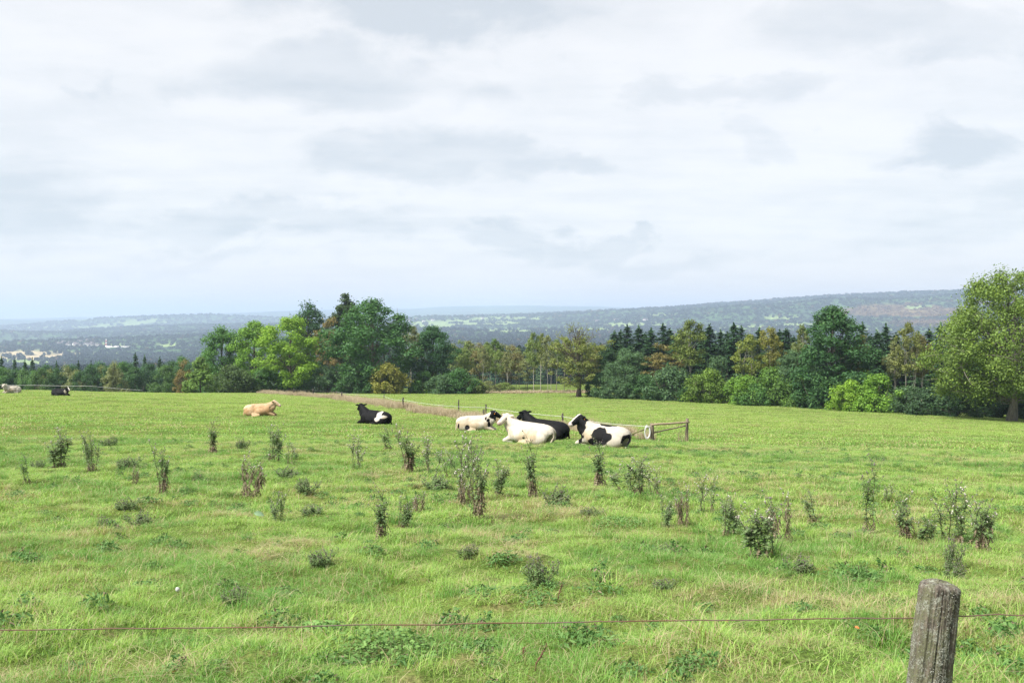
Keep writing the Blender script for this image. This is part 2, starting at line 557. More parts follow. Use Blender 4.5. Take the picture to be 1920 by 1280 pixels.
gm = mesh_np('ground', np.stack([GX, GY, GZ], -1).reshape(-1, 3), Q, [mat_pasture(), mat_land()], True,
             {'land': ('FLOAT_COLOR', np.concatenate([CL, np.ones_like(CL[..., :1])], -1).reshape(-1, 4))})
mi = (RRg > np.interp(PXg, EDGE_P, EDGE_D) * 1.25 + 45)[:-1, :-1].astype(np.int32).ravel()
gm.polygons.foreach_set('material_index', mi)
ground = tag(link('ground', gm), kind='structure')

# haze: one closed box of thin, even, pale air round everything
zt = float(GZ.max()) + 22
zb = float(GZ.min()) - 1.0
hg = Geo()
hg.box((0, 0, (zt + zb) / 2), (50500, 50500, zt - zb))
m, t = newmat('thin_air')
pv = t.n('ShaderNodeVolumePrincipled')
pv.inputs['Color'].default_value = (0.565, 0.69, 0.93, 1)
pv.inputs['Density'].default_value = 1.5e-4
pv.inputs['Anisotropy'].default_value = 0.1
pv.inputs['Density Attribute'].default_value = ''
t.n('ShaderNodeOutputMaterial', Volume=pv)
try:
    m.cycles.homogeneous_volume = True
except Exception:
    pass
tag(link('haze', hg.mesh('haze', m)), kind='stuff')

# ------------------------------------------------------------------ tree prototypes (meshes shared by copies)
def broadleaf(seed, H, R, base=0.18, ncl=90, nleaf=9000, leaf=0.36, pw=(0.8, 0.75), lobes=0.3, cr=0.2, bark=M_BARK, trunk_r=0.3,
              stems=1, limbs=26, lean=0.0, droop=0.0, bare=0.0, top_thin=0.0, flat=0.75, dens=2.1, limb_r=0.28):
    rs = RS(seed)
    tk, cg = Geo(), Geo()
    ph = rs.rand(8) * 6.28

    def prof(u):
        return np.maximum(np.sin(np.pi * np.clip(u, 0, 1) ** pw[0]), 0) ** pw[1]
    nleaf = int(nleaf * dens)
    u = rs.beta(1.12, 1.2, ncl)
    an = rs.rand(ncl) * 2 * np.pi
    rho = np.sqrt(rs.uniform(0.10, 1.0, ncl))
    wob = 1 + lobes * (np.sin(2 * an + ph[0] + 5 * u) * 0.5 + np.sin(3 * an + ph[1] - 7 * u) * 0.5 + rs.normal(size=ncl) * 0.35)
    rad = R * prof(u * 0.96 + 0.03) * rho * wob
    zc = H * (base + (1 - base) * u * 0.97)
    C = np.stack([np.cos(an) * rad, np.sin(an) * rad, zc - droop * rad], -1)
    C[:, 0] += lean * zc
    # trunks
    trunks = []
    for s in range(stems):
        off = np.array([0, 0]) if stems == 1 else rs.normal(size=2) * R * 0.22
        hh = H * rs.uniform(0.78, 0.88)
        tt = np.linspace(0, 1, 9)
        P = np.stack([off[0] * (1 + tt * 1.2) + lean * hh * tt + np.cumsum(rs.normal(size=9)) * 0.012 * H * 0.35 * (tt > 0),
                      off[1] * (1 + tt * 1.2) + np.cumsum(rs.normal(size=9)) * 0.012 * H * 0.35 * (tt > 0), hh * tt - 0.3 * (tt == 0)], -1)
        r = trunk_r * (1 - tt * 0.88) * (1 + 0.5 * np.exp(-tt * 18))
        tk.tube(P, r / (1 if stems == 1 else 1.4), 8)
        trunks.append(P)
    for q in rs.choice(ncl, min(limbs, ncl), replace=False):
        P = trunks[rs.randint(stems)]
        zt_ = max(0.12 * H, C[q, 2] * rs.uniform(0.45, 0.75))
        b0 = np.array([np.interp(zt_, P[:, 2], P[:, k]) for k in (0, 1)] + [zt_])
        mid = (b0 + C[q]) / 2 + np.array([0, 0, 0.06 * H]) * rs.uniform(-0.3, 1) + rs.normal(size=3) * 0.02 * H
        tt = np.linspace(0, 1, 6)[:, None]
        L = (1 - tt) ** 2 * b0 + 2 * tt * (1 - tt) * mid + tt ** 2 * (C[q] + (C[q] - b0) * 0.12)
        L[:, 2] = np.minimum(L[:, 2], H * (0.93 if top_thin < 0.8 else 1.0))
        tk.tube(L, np.linspace(trunk_r * limb_r, trunk_r * 0.04, 6), 5, cap=False)
        for _ in range(3):
            e = C[q] + rs.normal(size=3) * R * cr * 0.9
            e[2] = min(e[2], H * 0.97)
            s0 = L[rs.randint(2, 5)]
            tk.tube(np.stack([s0, (s0 + e) / 2 + rs.normal(size=3) * 0.1, e]), [trunk_r * 0.12, trunk_r * .08, trunk_r * 0.03], 4, cap=False)
    # foliage
    wgt = rs.uniform(0.5, 1.5, ncl)
    if top_thin:
        wgt *= np.where(u > 0.78, 1 - top_thin, 1)
    if bare:
        wgt *= rs.rand(ncl) > bare
    cnt = (wgt / wgt.sum() * nleaf).astype(int)
    ci = np.repeat(np.arange(ncl), cnt)
    n = len(ci)
    rc = R * cr * rs.uniform(0.6, 1.35, ncl)
    dv = rs.normal(size=(n, 3))
    dv /= np.linalg.norm(dv, axis=1)[:, None]
    rad = rs.rand(n) ** 0.55 * np.where(rs.rand(n) < 0.12, 1.45, 1.0)
    off = dv * (rad * rc[ci])[:, None] * np.array([1, 1, flat])
    P = C[ci] + off
    if droop:
        P[:, 2] -= droop * 0.8 * np.abs(rs.normal(size=n)) * rc[ci]
    P[:, 2] = np.maximum(P[:, 2], 0.1)
    N = dv * 0.8 + np.array([0, 0, 0.55]) + rs.normal(size=(n, 3)) * 0.55
    V, Qd = leaves(rs, P, N, leaf * rs.uniform(0.65, 1.4, n), leaf * 0.62 * rs.uniform(0.6, 1.3, n))
    cg.add(V, Qd)
    return tk.mesh('trunk', bark, True), cg.mesh('crown', M_LEAF), H, R


def spruce(seed, H, R, levels=36, per=9, leaf=0.5, base=0.03):
    rs = RS(seed)
    tk, cg = Geo(), Geo()
    tk.tube([(0, 0, -0.3), (0, 0, H * 0.5), (0, 0, H)], [0.22, 0.12, 0.02], 7)
    PP, DD = [], []
    for k in range(levels):
        for a in range(per):
            u = min(0.985, max(0, (k + rs.uniform(-1.2, 1.2)) / levels))
            z = H * (base + (1 - base) * u)
            rl = R * (1 - u) ** 0.72 * rs.uniform(0.72, 1.15) + 0.10
            an = (a + rs.rand() * 0.9) / per * 2 * np.pi + k * 1.1
            ln = rl * rs.uniform(0.72, 1.15)
            d = np.array([math.cos(an), math.sin(an)])
            n = max(3, int(ln / 0.17))
            tt = np.linspace(0.15, 1, n)
            q = np.stack([d[0] * ln * tt, d[1] * ln * tt, z - 0.42 * ln * tt ** 1.5 + 0.16 * ln * tt ** 4], -1)
            sd_ = np.array([-d[1], d[0], 0])
            for s in (-1, 0, 1):
                wd = 0.26 * ln * (1.05 - tt) * s
                p = q + sd_ * wd[:, None] + rs.normal(size=q.shape) * 0.06
                p[:, 2] -= 0.12 * abs(s) * ln * (1 - tt) + rs.rand(n) * 0.12
                PP.append(p)
                DD.append(np.repeat(np.array([[d[0] + sd_[0] * s * 0.7, d[1] + sd_[1] * s * .7, -0.35]]), n, 0))
    PP.append(np.stack([rs.normal(size=14) * .05, rs.normal(size=14) * .05, H * np.linspace(0.94, 1.02, 14)], -1))
    DD.append(np.tile([0, 0.2, 1.0], (14, 1)))
    P, D = np.vstack(PP), np.vstack(DD) + rs.normal(size=(sum(len(x) for x in PP), 3)) * 0.25
    n = len(P)
    D /= np.linalg.norm(D, axis=1)[:, None]
    B = np.cross(D, np.array([0, 0, 1.0]) + rs.normal(size=(n, 3)) * 0.5)
    B /= np.linalg.norm(B, axis=1)[:, None]
    L = (leaf * rs.uniform(0.6, 1.2, n))[:, None]
    W = L * 0.42
    V = np.stack([P - D * L * .4, P - B * W / 2, P + D * L * .6, P + B * W / 2], 1).reshape(-1, 3)
    cg.add(V, np.arange(4 * n).reshape(-1, 4))
    return tk.mesh('trunk', M_BARK, True), cg.mesh('crown', M_NEEDLE), H, R


PROTO = {
    'oak1': broadleaf(1, 16, 6.2, 0.10, 120, 12000, 0.36, (0.85, 0.6), 0.26, 0.235),
    'oak2': broadleaf(2, 16, 5.6, 0.12, 100, 11000, 0.36, (0.95, 0.62), 0.30, 0.24),
    'oak3': broadleaf(3, 16, 5.2, 0.08, 90, 10000, 0.38, (0.75, 0.7), 0.34, 0.25),
    'round': broadleaf(4, 14, 5.2, 0.10, 90, 10000, 0.36, (0.9, 0.55), 0.22, 0.25),
    'tall': broadleaf(5, 18, 4.6, 0.08, 110, 10500, 0.36, (0.7, 0.75), 0.34, 0.25, top_thin=.4),
    'poplar': broadleaf(6, 18, 5.2, 0.10, 110, 11500, 0.38, (0.68, 0.8), 0.3, 0.25),
    'birch1': broadleaf(7, 14, 2.8, 0.48, 60, 4200, 0.30, (0.8, 0.7), 0.35, 0.26, M_BIRCH, 0.105, 1, 18, droop=0.22, dens=1.5),
    'birch2': broadleaf(8, 14, 2.5, 0.50, 50, 3300, 0.30, (0.85, 0.7), 0.4, 0.27, M_BIRCH, 0.095, 1, 16, lean=0.03, droop=0.2, dens=1.5),
    'birch3': broadleaf(9, 14, 2.7, 0.44, 55, 3600, 0.30, (0.75, 0.75), 0.4, 0.27, M_BIRCH, 0.085, 2, 18, lean=-0.02, droop=0.2, dens=1.5),
    'thin': broadleaf(10, 13, 3.0, 0.25, 60, 3000, 0.30, (0.85, 0.6), 0.4, 0.27, M_BARK, 0.10, 3, 26, bare=0.12),
    'gnarled': broadleaf(11, 14, 4.6, 0.16, 110, 6500, 0.26, (0.95, 0.5), 0.3, 0.18, M_BARK, 0.34, 1, 60, top_thin=0.93),
    'bush1': broadleaf(12, 4.2, 2.9, 0.0, 60, 5200, 0.26, (0.62, 0.6), 0.26, 0.26, M_BARK, 0.07, 4, 14, flat=0.9),
    'bush2': broadleaf(13, 4.2, 2.6, 0.0, 55, 4600, 0.26, (0.7, 0.6), 0.32, 0.27, M_BARK, 0.07, 5, 14, flat=1.0),
    'bush3': broadleaf(14, 4.2, 2.8, 0.02, 50, 3600, 0.26, (0.62, 0.6), 0.36, 0.27, M_BARK, 0.07, 6, 20, flat=1.0),
    'cone': broadleaf(15, 6, 2.2, 0.0, 80, 5200, 0.26, (0.5, 0.95), 0.2, 0.2, M_BARK, 0.10, 1, 14, flat=1.1),
    'beech': broadleaf(16, 17, 8.6, 0.19, 340, 32000, 0.27, (0.82, 0.5), 0.20, 0.15, M_BEECHBARK, 0.46, 1, 70, droop=0.14, top_thin=.25, flat=0.8, dens=2.3, limb_r=.17),
    'spruce1': spruce(21, 15, 2.3),
    'spruce2': spruce(22, 15, 2.2, 34, 8),
    'spruce3': spruce(23, 15, 2.5, 38, 9),
    'pine': broadleaf(24, 18, 3.8, 0.3, 70, 7000, 0.36, (0.62, 0.9), 0.3, 0.22, M_BARK, 0.26, 1, 20),
}
trs = random.Random(5)


def tree(kind, px, D, top, wpx, col, name, label, cat='tree', group=None, base_drop=0.0):
    tm, cm, H, R = PROTO[kind]
    wpx *= 1.2 if kind in ('oak1', 'oak2', 'oak3', 'round', 'bush1', 'bush2', 'bush3', 'poplar') else 0.92 if kind.startswith('birch') else 1.08
    p = at_dist(px, D)
    ztop = EYE + ray(px, top)[1] * D
    hh = max(0.8, ztop - p.z)
    s_z = hh / (H * 0.985)
    s_x = wpx / F * D / 2 / (R * 1.02)
    rz = trs.uniform(0, 6.28)
    r = thing(name, label, cat, (p.x, p.y, p.z), rz, group, (s_x, s_x, s_z))
    link('trunk', tm, r)
    c = link('crown', cm, r)
    j = trs.uniform(0.92, 1.08)
    c.color = (col[0] * j, col[1] * j, col[2] * j, 1)
    return r


DG, MG, YG, BYG = (0.050, 0.100, 0.040), (0.072, 0.140, 0.044), (0.125, 0.205, 0.036), (0.175, 0.26, 0.036)
OLV, BRN, RST, GLD = (0.150, 0.180, 0.064), (0.168, 0.166, 0.085), (0.19, 0.13, 0.062), (0.225, 0.20, 0.055)
SPR, GRY = (0.036, 0.072, 0.036), (0.078, 0.125, 0.070)

G1 = 'trees of the grove left of the middle'
for a in (
    ('cone', 375, 166, 671, 62, (0.12, 0.175, 0.05), 'juniper_tree', 'small cone-shaped green tree at the left end of the grove'),
    ('round', 417, 198, 616, 84, MG, 'oak_tree', 'rounded mid-green tree, leftmost tall tree of the grove'),
    ('oak3', 476, 190, 604, 80, YG, 'maple_tree', 'loose yellow-green tree just left of the brightest lime-green tree'),
    ('oak2', 545, 184, 596, 108, BYG, 'maple_tree', 'brightest lime-green broad tree in the grove behind the tan cow'),
    ('tall', 577, 214, 566, 92, (0.045, 0.09, 0.045), 'ash_tree', 'tall dark tree with twiggy top rising behind the lime-green tree'),
    ('pine', 647, 212, 553, 92, (0.05, 0.075, 0.034), 'spruce_tree', 'dark conifer whose top is the highest point of the grove'),
    ('thin', 622, 203, 598, 56, RST, 'beech_tree', 'rusty orange-brown tree squeezed between two dark green trees'),
    ('oak1', 697, 186, 564, 150, (0.052, 0.112, 0.040), 'oak_tree', 'largest deep green oak of the grove, above the black cow'),
    ('birch1', 770, 203, 609, 54, BRN, 'birch_tree', 'brownish birch with pale stem right of the largest oak'),
    ('oak3', 812, 192, 613, 82, (0.042, 0.092, 0.042), 'oak_tree', 'dark green tree at the right end of the grove'),
):
    tree(*a, group=G1)
G2 = 'shrubs at the foot of the grove'
for k, (px, D, top, w, c, lab) in enumerate((
    (438, 178, 688, 72, (.07, .10, .04), 'olive shrub under the leftmost tall tree of the grove'),
    (492, 182, 694, 62, MG, 'green shrub under the loose yellow-green tree'),
    (612, 184, 690, 66, GRY, 'grey-green shrub right of the lime-green tree trunk'),
    (660, 182, 700, 60, DG, 'dark shrub under the left side of the largest oak'),
    (730, 179, 684, 64, GLD, 'bright yellow shrub at the foot of the largest oak'),
    (795, 184, 700, 50, MG, 'green shrub left of the dense round bush'),
    (857, 181, 694, 60, (.05, .105, .036), 'dense round dark green bush before the thin brown birches'),
    (826, 180, 704, 50, GRY, 'low grey-green bush beside the dense round bush'),
    (548, 196, 690, 70, DG, 'dark shrub behind the trunk of the lime-green tree'),
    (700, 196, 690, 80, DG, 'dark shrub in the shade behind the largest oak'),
    (890, 182, 712, 44, OLV, 'small olive bush right of the dense round bush'),
    (916, 189, 716, 40, BRN, 'small brownish bush at the foot of the thin birches'), (944, 191, 718, 38, OLV, 'small olive bush at the right end of the thin birches'))):
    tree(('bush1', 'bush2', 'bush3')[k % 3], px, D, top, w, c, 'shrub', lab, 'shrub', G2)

G3 = 'thin birches of the middle thicket'
ORD = ['first', 'second', 'third', 'fourth', 'fifth', 'sixth', 'seventh', 'eighth', 'ninth', 'tenth', 'eleventh', 'twelfth', 'thirteenth', 'fourteenth',
       'fifteenth', 'sixteenth', 'seventeenth', 'eighteenth', 'nineteenth', 'twentieth', 'twenty-first', 'twenty-second', 'twenty-third', 'twenty-fourth',
       'twenty-fifth', 'twenty-sixth', 'twenty-seventh', 'twenty-eighth', 'twenty-ninth', 'thirtieth', 'thirty-first', 'thirty-second', 'thirty-third',
       'thirty-fourth', 'thirty-fifth', 'thirty-sixth', 'thirty-seventh', 'thirty-eighth', 'thirty-ninth', 'fortieth', 'forty-first', 'forty-second',
       'forty-third', 'forty-fourth', 'forty-fifth']
k = 0
for (kind, px, D, top, w, c) in (
    ('birch2', 850, 212, 645, 44, BRN), ('thin', 866, 206, 640, 46, OLV), ('birch1', 882, 214, 637, 44, BRN), ('thin', 897, 205, 644, 42, (.18, .145, .075)),
    ('birch3', 911, 212, 641, 42, OLV), ('birch2', 928, 206, 636, 42, (.10, .15, .04)), ('thin', 944, 210, 646, 46, BRN), ('thin', 958, 204, 648, 44, (.17, .135, .072)),
    ('birch3', 972, 212, 652, 40, BRN), ('birch2', 874, 196, 652, 30, OLV), ('birch1', 905, 195, 650, 30, BRN), ('birch3', 935, 196, 655, 30, OLV), ('birch2', 952, 194, 658, 28, BRN),
    ('thin', 986, 200, 662, 34, BRN), ('birch1', 918, 200, 648, 28, OLV)):
    tree(kind, px, D, top, w, c, 'birch_tree', '%s thin brownish birch from the left in the thicket behind the round bush' % ORD[k], group=G3)
    k += 1
for k, (kind, px, D, top, w, c, lab) in enumerate((
    ('birch1', 1001, 186, 621, 34, OLV, 'tall white-stemmed birch at the left edge of the gap'),
    ('birch2', 1014, 190, 626, 34, (.13, .14, .045), 'second white-stemmed birch from the left beside the gap'),
    ('birch3', 1029, 184, 628, 36, BRN, 'white-stemmed birch in the middle of the cluster before the gnarled tree'),
    ('birch1', 1043, 188, 634, 36, OLV, 'white-stemmed birch close to the left side of the gnarled tree'),
    ('birch2', 1058, 192, 640, 34, BRN, 'slim birch half hidden by the gnarled tree'),
    ('thin', 1122, 196, 652, 50, (.17, .13, .05), 'low golden-brown tree right of the gnarled tree'))):
    tree(kind, px, D, top, w, c, 'birch_tree', lab, group='white-stemmed birches by the gap')
tree('gnarled', 1085, 168, 604, 104, (0.165, 0.170, 0.058), 'gnarled_tree', 'old olive-brown tree with bare twiggy top and dark trunk', 'tree')

G4 = 'spruces of the right-hand wood'
for k, (v, px, D, top, w) in enumerate(((1, 1152, 188, 629, 44), (2, 1176, 186, 611, 44), (3, 1198, 190, 619, 46), (1, 1221, 184, 616, 46), (2, 1243, 187, 614, 44), (3, 1268, 182, 626, 44),
                                        (1, 1330, 176, 614, 46), (2, 1351, 180, 618, 44), (3, 1376, 174, 611, 48), (1, 1402, 176, 626, 44), (2, 1424, 172, 619, 46), (3, 1474, 168, 612, 50),
                                        (1, 1500, 170, 632, 44), (2, 1617, 158, 614, 44), (3, 1645, 152, 622, 46), (1, 1661, 156, 616, 44), (2, 1742, 150, 618, 48), (3, 1764, 146, 613, 50),
                                        (1, 1790, 142, 618, 56), (2, 1822, 140, 622, 60), (3, 1858, 138, 615, 60), (1, 1896, 140, 610, 64), (2, 1935, 138, 612, 64),
                                        (3, 1540, 166, 628, 50), (1, 1700, 154, 628, 50), (2, 1300, 180, 624, 50), (3, 1450, 178, 634, 46), (1, 1585, 164, 634, 46),
                                        (2, 1164, 196, 626, 44), (3, 1209, 198, 624, 46), (1, 1255, 196, 622, 46), (2, 1285, 192, 632, 46), (3, 1315, 190, 622, 46), (1, 1364, 188, 620, 44),
                                        (2, 1390, 186, 616, 44), (3, 1412, 186, 630, 46), (1, 1462, 184, 622, 46), (2, 1488, 182, 626, 46), (3, 1632, 166, 630, 46), (1, 1680, 164, 632, 46), (2, 1722, 160, 624, 50))):
    tree('spruce%d' % v, px, D, top + (k * 7 % 13) - 5, w * 1.6, SPR, 'spruce_tree', '', group=G4)['_px'] = px
k = 0
for o in sorted([o for o in bpy.data.objects if '_px' in o], key=lambda o: o['_px']):
    o['label'] = '%s dark spruce from the left in the wood right of the gnarled tree' % ORD[k]
    del o['_px']
    k += 1

G5 = 'broadleaf trees along the right-hand wood edge'
for a in (
    ('oak3', 1141, 172, 655, 64, (.035, .07, .033), 'holly_tree', 'dark blue-green dense tree at the left end of the right wood'),
    ('round', 1176, 165, 657, 76, GRY, 'willow_tree', 'grey-green pointed tree in front of the leftmost dark spruces'),
    ('thin', 1238, 163, 646, 66, (.15, .115, .05), 'rowan_tree', 'olive and rust tree beside the grey-green pointed tree'),
    ('birch1', 1296, 158, 597, 74, (.12, .14, .042), 'birch_tree', 'tall olive birch with a reddish top, highest of the left half'),
    ('birch3', 1405, 150, 626, 62, (.16, .17, .045), 'birch_tree', 'yellowish birch with a clear pale stem'),
    ('birch1', 1442, 150, 611, 56, (.17, .15, .04), 'birch_tree', 'green birch with an orange-brown middle beside the yellowish birch'),
    ('birch2', 1504, 150, 610, 50, (.13, .14, .06), 'birch_tree', 'pale thin birch left of the big dark tree'),
    ('round', 1490, 146, 660, 74, GRY, 'willow_tree', 'bluish-green low tree under the pale thin birch'),
    ('poplar', 1562, 140, 576, 122, (.046, .098, .042), 'alder_tree', 'big dark green tree with two tops, tallest of the right wood'),
    ('birch1', 1614, 142, 626, 50, GLD, 'birch_tree', 'golden birch right of the big dark tree'),
    ('birch2', 1678, 140, 640, 52, BRN, 'birch_tree', 'left brown birch of the three left of the beech'),
    ('birch3', 1704, 137, 604, 56, (.14, .14, .05), 'birch_tree', 'tallest brown-green birch of the three left of the beech'),
    ('birch1', 1728, 139, 626, 50, (.15, .125, .06), 'birch_tree', 'right pinkish-brown birch of the three left of the beech'),
):
    tree(*a, group=G5)
tree('beech', 1898, 115, 506, 276, (0.125, 0.165, 0.042), 'beech_tree', 'huge spreading yellow-green beech at the right edge of the picture', 'tree')
G6 = 'bushes along the right-hand wood edge'
for k, (px, D, top, w, c, lab) in enumerate((
    (1128, 168, 700, 50, (.034, .072, .034), 'dark bush at the left foot of the right wood'),
    (1160, 162, 712, 58, GRY, 'grey-green bush below the pointed tree'),
    (1208, 161, 706, 62, DG, 'dark green bush left of the olive and rust tree'),
    (1266, 157, 690, 80, GRY, 'blue-green bush between the rust tree and the yellow-green bush'),
    (1327, 152, 696, 72, (.115, .165, .034), 'yellow-green rounded bush below the tall olive birch'),
    (1345, 158, 676, 66, GRY, 'taller grey-green bush behind the yellow-green rounded bush'),
    (1392, 148, 706, 66, YG, 'light green bush below the yellowish birch'),
    (1450, 146, 694, 76, (.09, .15, .036), 'broad light green bush below the orange-tinged birch'),
    (1500, 143, 708, 66, (.085, .14, .036), 'green bush just left below the big dark tree'),
    (1545, 139, 700, 76, DG, 'dark bush at the foot of the big dark tree'),
    (1592, 134, 716, 60, BYG, 'left one of two bright green bushes right of the big dark tree'),
    (1645, 132, 708, 80, (.125, .205, .034), 'right one of two bright green bushes, with wide layered top'),
    (1700, 132, 726, 70, GRY, 'grey-green bush below the three brown birches'),
    (1748, 127, 730, 84, (.05, .085, .048), 'low dark grey-green bush right of the three brown birches'),
    (1795, 124, 736, 70, (.04, .075, .036), 'dark bush nearest to the beech on its left'),
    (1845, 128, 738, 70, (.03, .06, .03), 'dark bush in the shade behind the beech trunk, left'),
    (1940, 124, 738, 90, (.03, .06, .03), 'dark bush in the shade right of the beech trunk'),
    (1235, 158, 726, 50, DG, 'small dark bush under the olive and rust tree'),
    (1295, 155, 722, 50, DG, 'small dark bush left of the yellow-green rounded bush'),
    (1420, 145, 722, 50, MG, 'small green bush between the two light green bushes'))):
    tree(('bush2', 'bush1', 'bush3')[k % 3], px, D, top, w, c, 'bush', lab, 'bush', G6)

# wood beyond the crest on the left
G7 = 'trees of the wood beyond the left crest'
wl = []
rw = random.Random(3)
for k in range(25):
    px = -34 + k * 15.6 + rw.uniform(-4, 4)
    wl.append((rw.choice(['oak1', 'oak2', 'round', 'oak3', 'tall']), px, rw.uniform(214, 228), 692 + rw.uniform(-9, 9) - 8 * (px > 180), rw.uniform(44, 58), rw.choice([DG, MG, (.045, .09, .045), (.05, .10, .05), BRN if 60 < px < 220 else DG, (.07, .12, .04)])))
for k in range(18):
    px = -20 + k * 21 + rw.uniform(-5, 5)
    sp = px < 60 or rw.random() < 0.3
    wl.append((rw.choice(['spruce1', 'spruce2', 'spruce3']) if sp else rw.choice(['oak1', 'oak2', 'round']), px, rw.uniform(242, 262),
               (677 if sp else 683) + rw.uniform(-5, 5) - 8 * (px > 240), rw.uniform(30, 38) if sp else rw.uniform(48, 62), SPR if sp else rw.choice([DG, MG, (.05, .105, .05)])))
wl.append(('thin', 344, 205, 676, 34, RST))
for k, w in enumerate(sorted(wl, key=lambda w: w[1])):
    look = 'dark spruce' if w[0].startswith('spruce') else ('rusty brown tree' if w[5] is RST else 'brownish tree' if w[5] is BRN else 'green tree')
    tree(*w, 'spruce_tree' if w[0].startswith('spruce') else 'woodland_tree', '%s, %s from the left in the wood behind the left crest' % (look, ORD[k]), group=G7)


# ------------------------------------------------------------------ scattered stuff by geometry nodes (one object, shared meshes)
def scatter(name, P, R, S, IDX, protos, attrs=None, label=None):
    """P points, R euler rotations, S scales, IDX prototype index; protos are mesh objects kept outside the scene"""
    pc = bpy.data.collections.new(name + '_pieces')
    for k, me in enumerate(protos):
        pc.objects.link(bpy.data.objects.new('%s_piece_%02d' % (name, k), me))
    me = bpy.data.meshes.new(name)
    me.vertices.add(len(P))
    me.vertices.foreach_set('co', np.ascontiguousarray(P, dtype=np.float32).ravel())
    dat = {'rot': ('FLOAT_VECTOR', R), 'scl': ('FLOAT_VECTOR', S), 'idx': ('INT', IDX)}
    for k, v in (attrs or {}).items():
        dat[k] = ('FLOAT', v)
    for k, (ty, v) in dat.items():
        at = me.attributes.new(k, ty, 'POINT')
        at.data.foreach_set('vector' if ty == 'FLOAT_VECTOR' else 'value', np.ascontiguousarray(v, dtype=np.int32 if ty == 'INT' else np.float32).ravel())
    o = link(name, me)
    tag(o, label, None, None, 'stuff')
    ng = bpy.data.node_groups.new(name, 'GeometryNodeTree')
    ng.interface.new_socket('Geometry', in_out='INPUT', socket_type='NodeSocketGeometry')
    ng.interface.new_socket('Geometry', in_out='OUTPUT', socket_type='NodeSocketGeometry')
    N = ng.nodes.new
    gi, go = N('NodeGroupInput'), N('NodeGroupOutput')
    ip, ci = N('GeometryNodeInstanceOnPoints'), N('GeometryNodeCollectionInfo')
    ci.inputs['Collection'].default_value = pc
    ci.inputs['Separate Children'].default_value = True
    ci.inputs['Reset Children'].default_value = True
    ip.inputs['Pick Instance'].default_value = True

    def attr(nm, ty):
        a = N('GeometryNodeInputNamedAttribute')
        a.data_type = ty
        a.inputs['Name'].default_value = nm
        return a.outputs[0]
    e2r = N('FunctionNodeEulerToRotation')
    L = ng.links.new
    L(gi.outputs[0], ip.inputs['Points'])
    L(ci.outputs[0], ip.inputs['Instance'])
    L(attr('idx', 'INT'), ip.inputs['Instance Index'])
    L(attr('rot', 'FLOAT_VECTOR'), e2r.inputs[0])
    L(e2r.outputs[0], ip.inputs['Rotation'])
    L(attr('scl', 'FLOAT_VECTOR'), ip.inputs['Scale'])
    L(ip.outputs[0], go.inputs[0])
    md = o.modifiers.new('scatter', 'NODES')
    md.node_group = ng
    return o


# spruce forest on the slope behind the middle gap
rs = RS(41)


def low_spruce(seed):
    r_ = RS(seed)
    g = Geo()
    g.tube([(0, 0, 0), (0, 0, 17)], [0.25, 0.05], 5)
    n = 900
    u = r_.rand(n) ** 1.4
    an = r_.rand(n) * 6.283
    lay = np.floor(u * 13) / 13
    rad = 3.1 * (1 - u) ** 0.9 * np.sqrt(r_.uniform(0.3, 1, n)) * (0.75 + 0.35 * r_.rand(n)) + 0.1
    P = np.stack([np.cos(an) * rad, np.sin(an) * rad, 0.5 + 17.3 * (lay * .5 + u * .5) - 0.35 * rad], -1)
    N_ = np.stack([np.cos(an), np.sin(an), 0.9 + 0 * an], -1) + r_.normal(size=(n, 3)) * 0.4
    V, Qd = leaves(r_, P, N_, 1.3 * r_.uniform(.6, 1.3, n), 0.7 * r_.uniform(.6, 1.3, n))
    g.add(V, Qd)
    return g.mesh('spruce_piece', M_FARNEEDLE)


m, t = newmat('far_needles')
geo = t.n('ShaderNodeNewGeometry')
oi = t.n('ShaderNodeObjectInfo')
c = t.mix(oi.outputs['Random'], (0.024, 0.052, 0.028), (0.050, 0.085, 0.034))
v = t.m('ADD', 0.65, t.m('MULTIPLY', geo.outputs['Random Per Island'], 0.7))
c = t.mix(1.0, c, t.n('ShaderNodeCombineColor', i0=v, i1=v, i2=v).outputs[0], 'MULTIPLY')
finish(t, t.n('ShaderNodeBsdfDiffuse', Color=c))
M_FARNEEDLE = m
n = 3000
px = rs.uniform(640, 1420, n)
D = np.exp(rs.uniform(math.log(400), math.log(1000), n))
x = (px - 960) / F * D
z = terrain(x, D, False)
S = rs.uniform(0.75, 1.15, n)
scatter('spruce_forest', np.stack([x, D, z], -1), np.stack([0 * x, 0 * x, rs.rand(n) * 6.28], -1), np.stack([S, S, S], -1), rs.randint(0, 3, n), [low_spruce(51), low_spruce(52), low_spruce(53)],
        label='dark spruce forest on the slope beyond the gap')

# woods on the far hills: one mass of tree heads
m, t = newmat('far_woods')
geo = t.n('ShaderNodeNewGeometry')
oi = t.n('ShaderNodeObjectInfo')
br = t.n('ShaderNodeAttribute', {'attribute_name': 'brown', 'attribute_type': 'INSTANCER'}).outputs['Fac']
c = t.mix(oi.outputs['Random'], (0.012, 0.022, 0.018), (0.030, 0.046, 0.030))
c = t.mix(br, c, (0.17, 0.105, 0.05))
v = t.m('ADD', 0.75, t.m('MULTIPLY', geo.outputs['Random Per Island'], 0.5))
c = t.mix(1.0, c, t.n('ShaderNodeCombineColor', i0=v, i1=v, i2=v).outputs[0], 'MULTIPLY')
finish(t, t.n('ShaderNodeBsdfDiffuse', Color=c))
M_FARWOOD = m


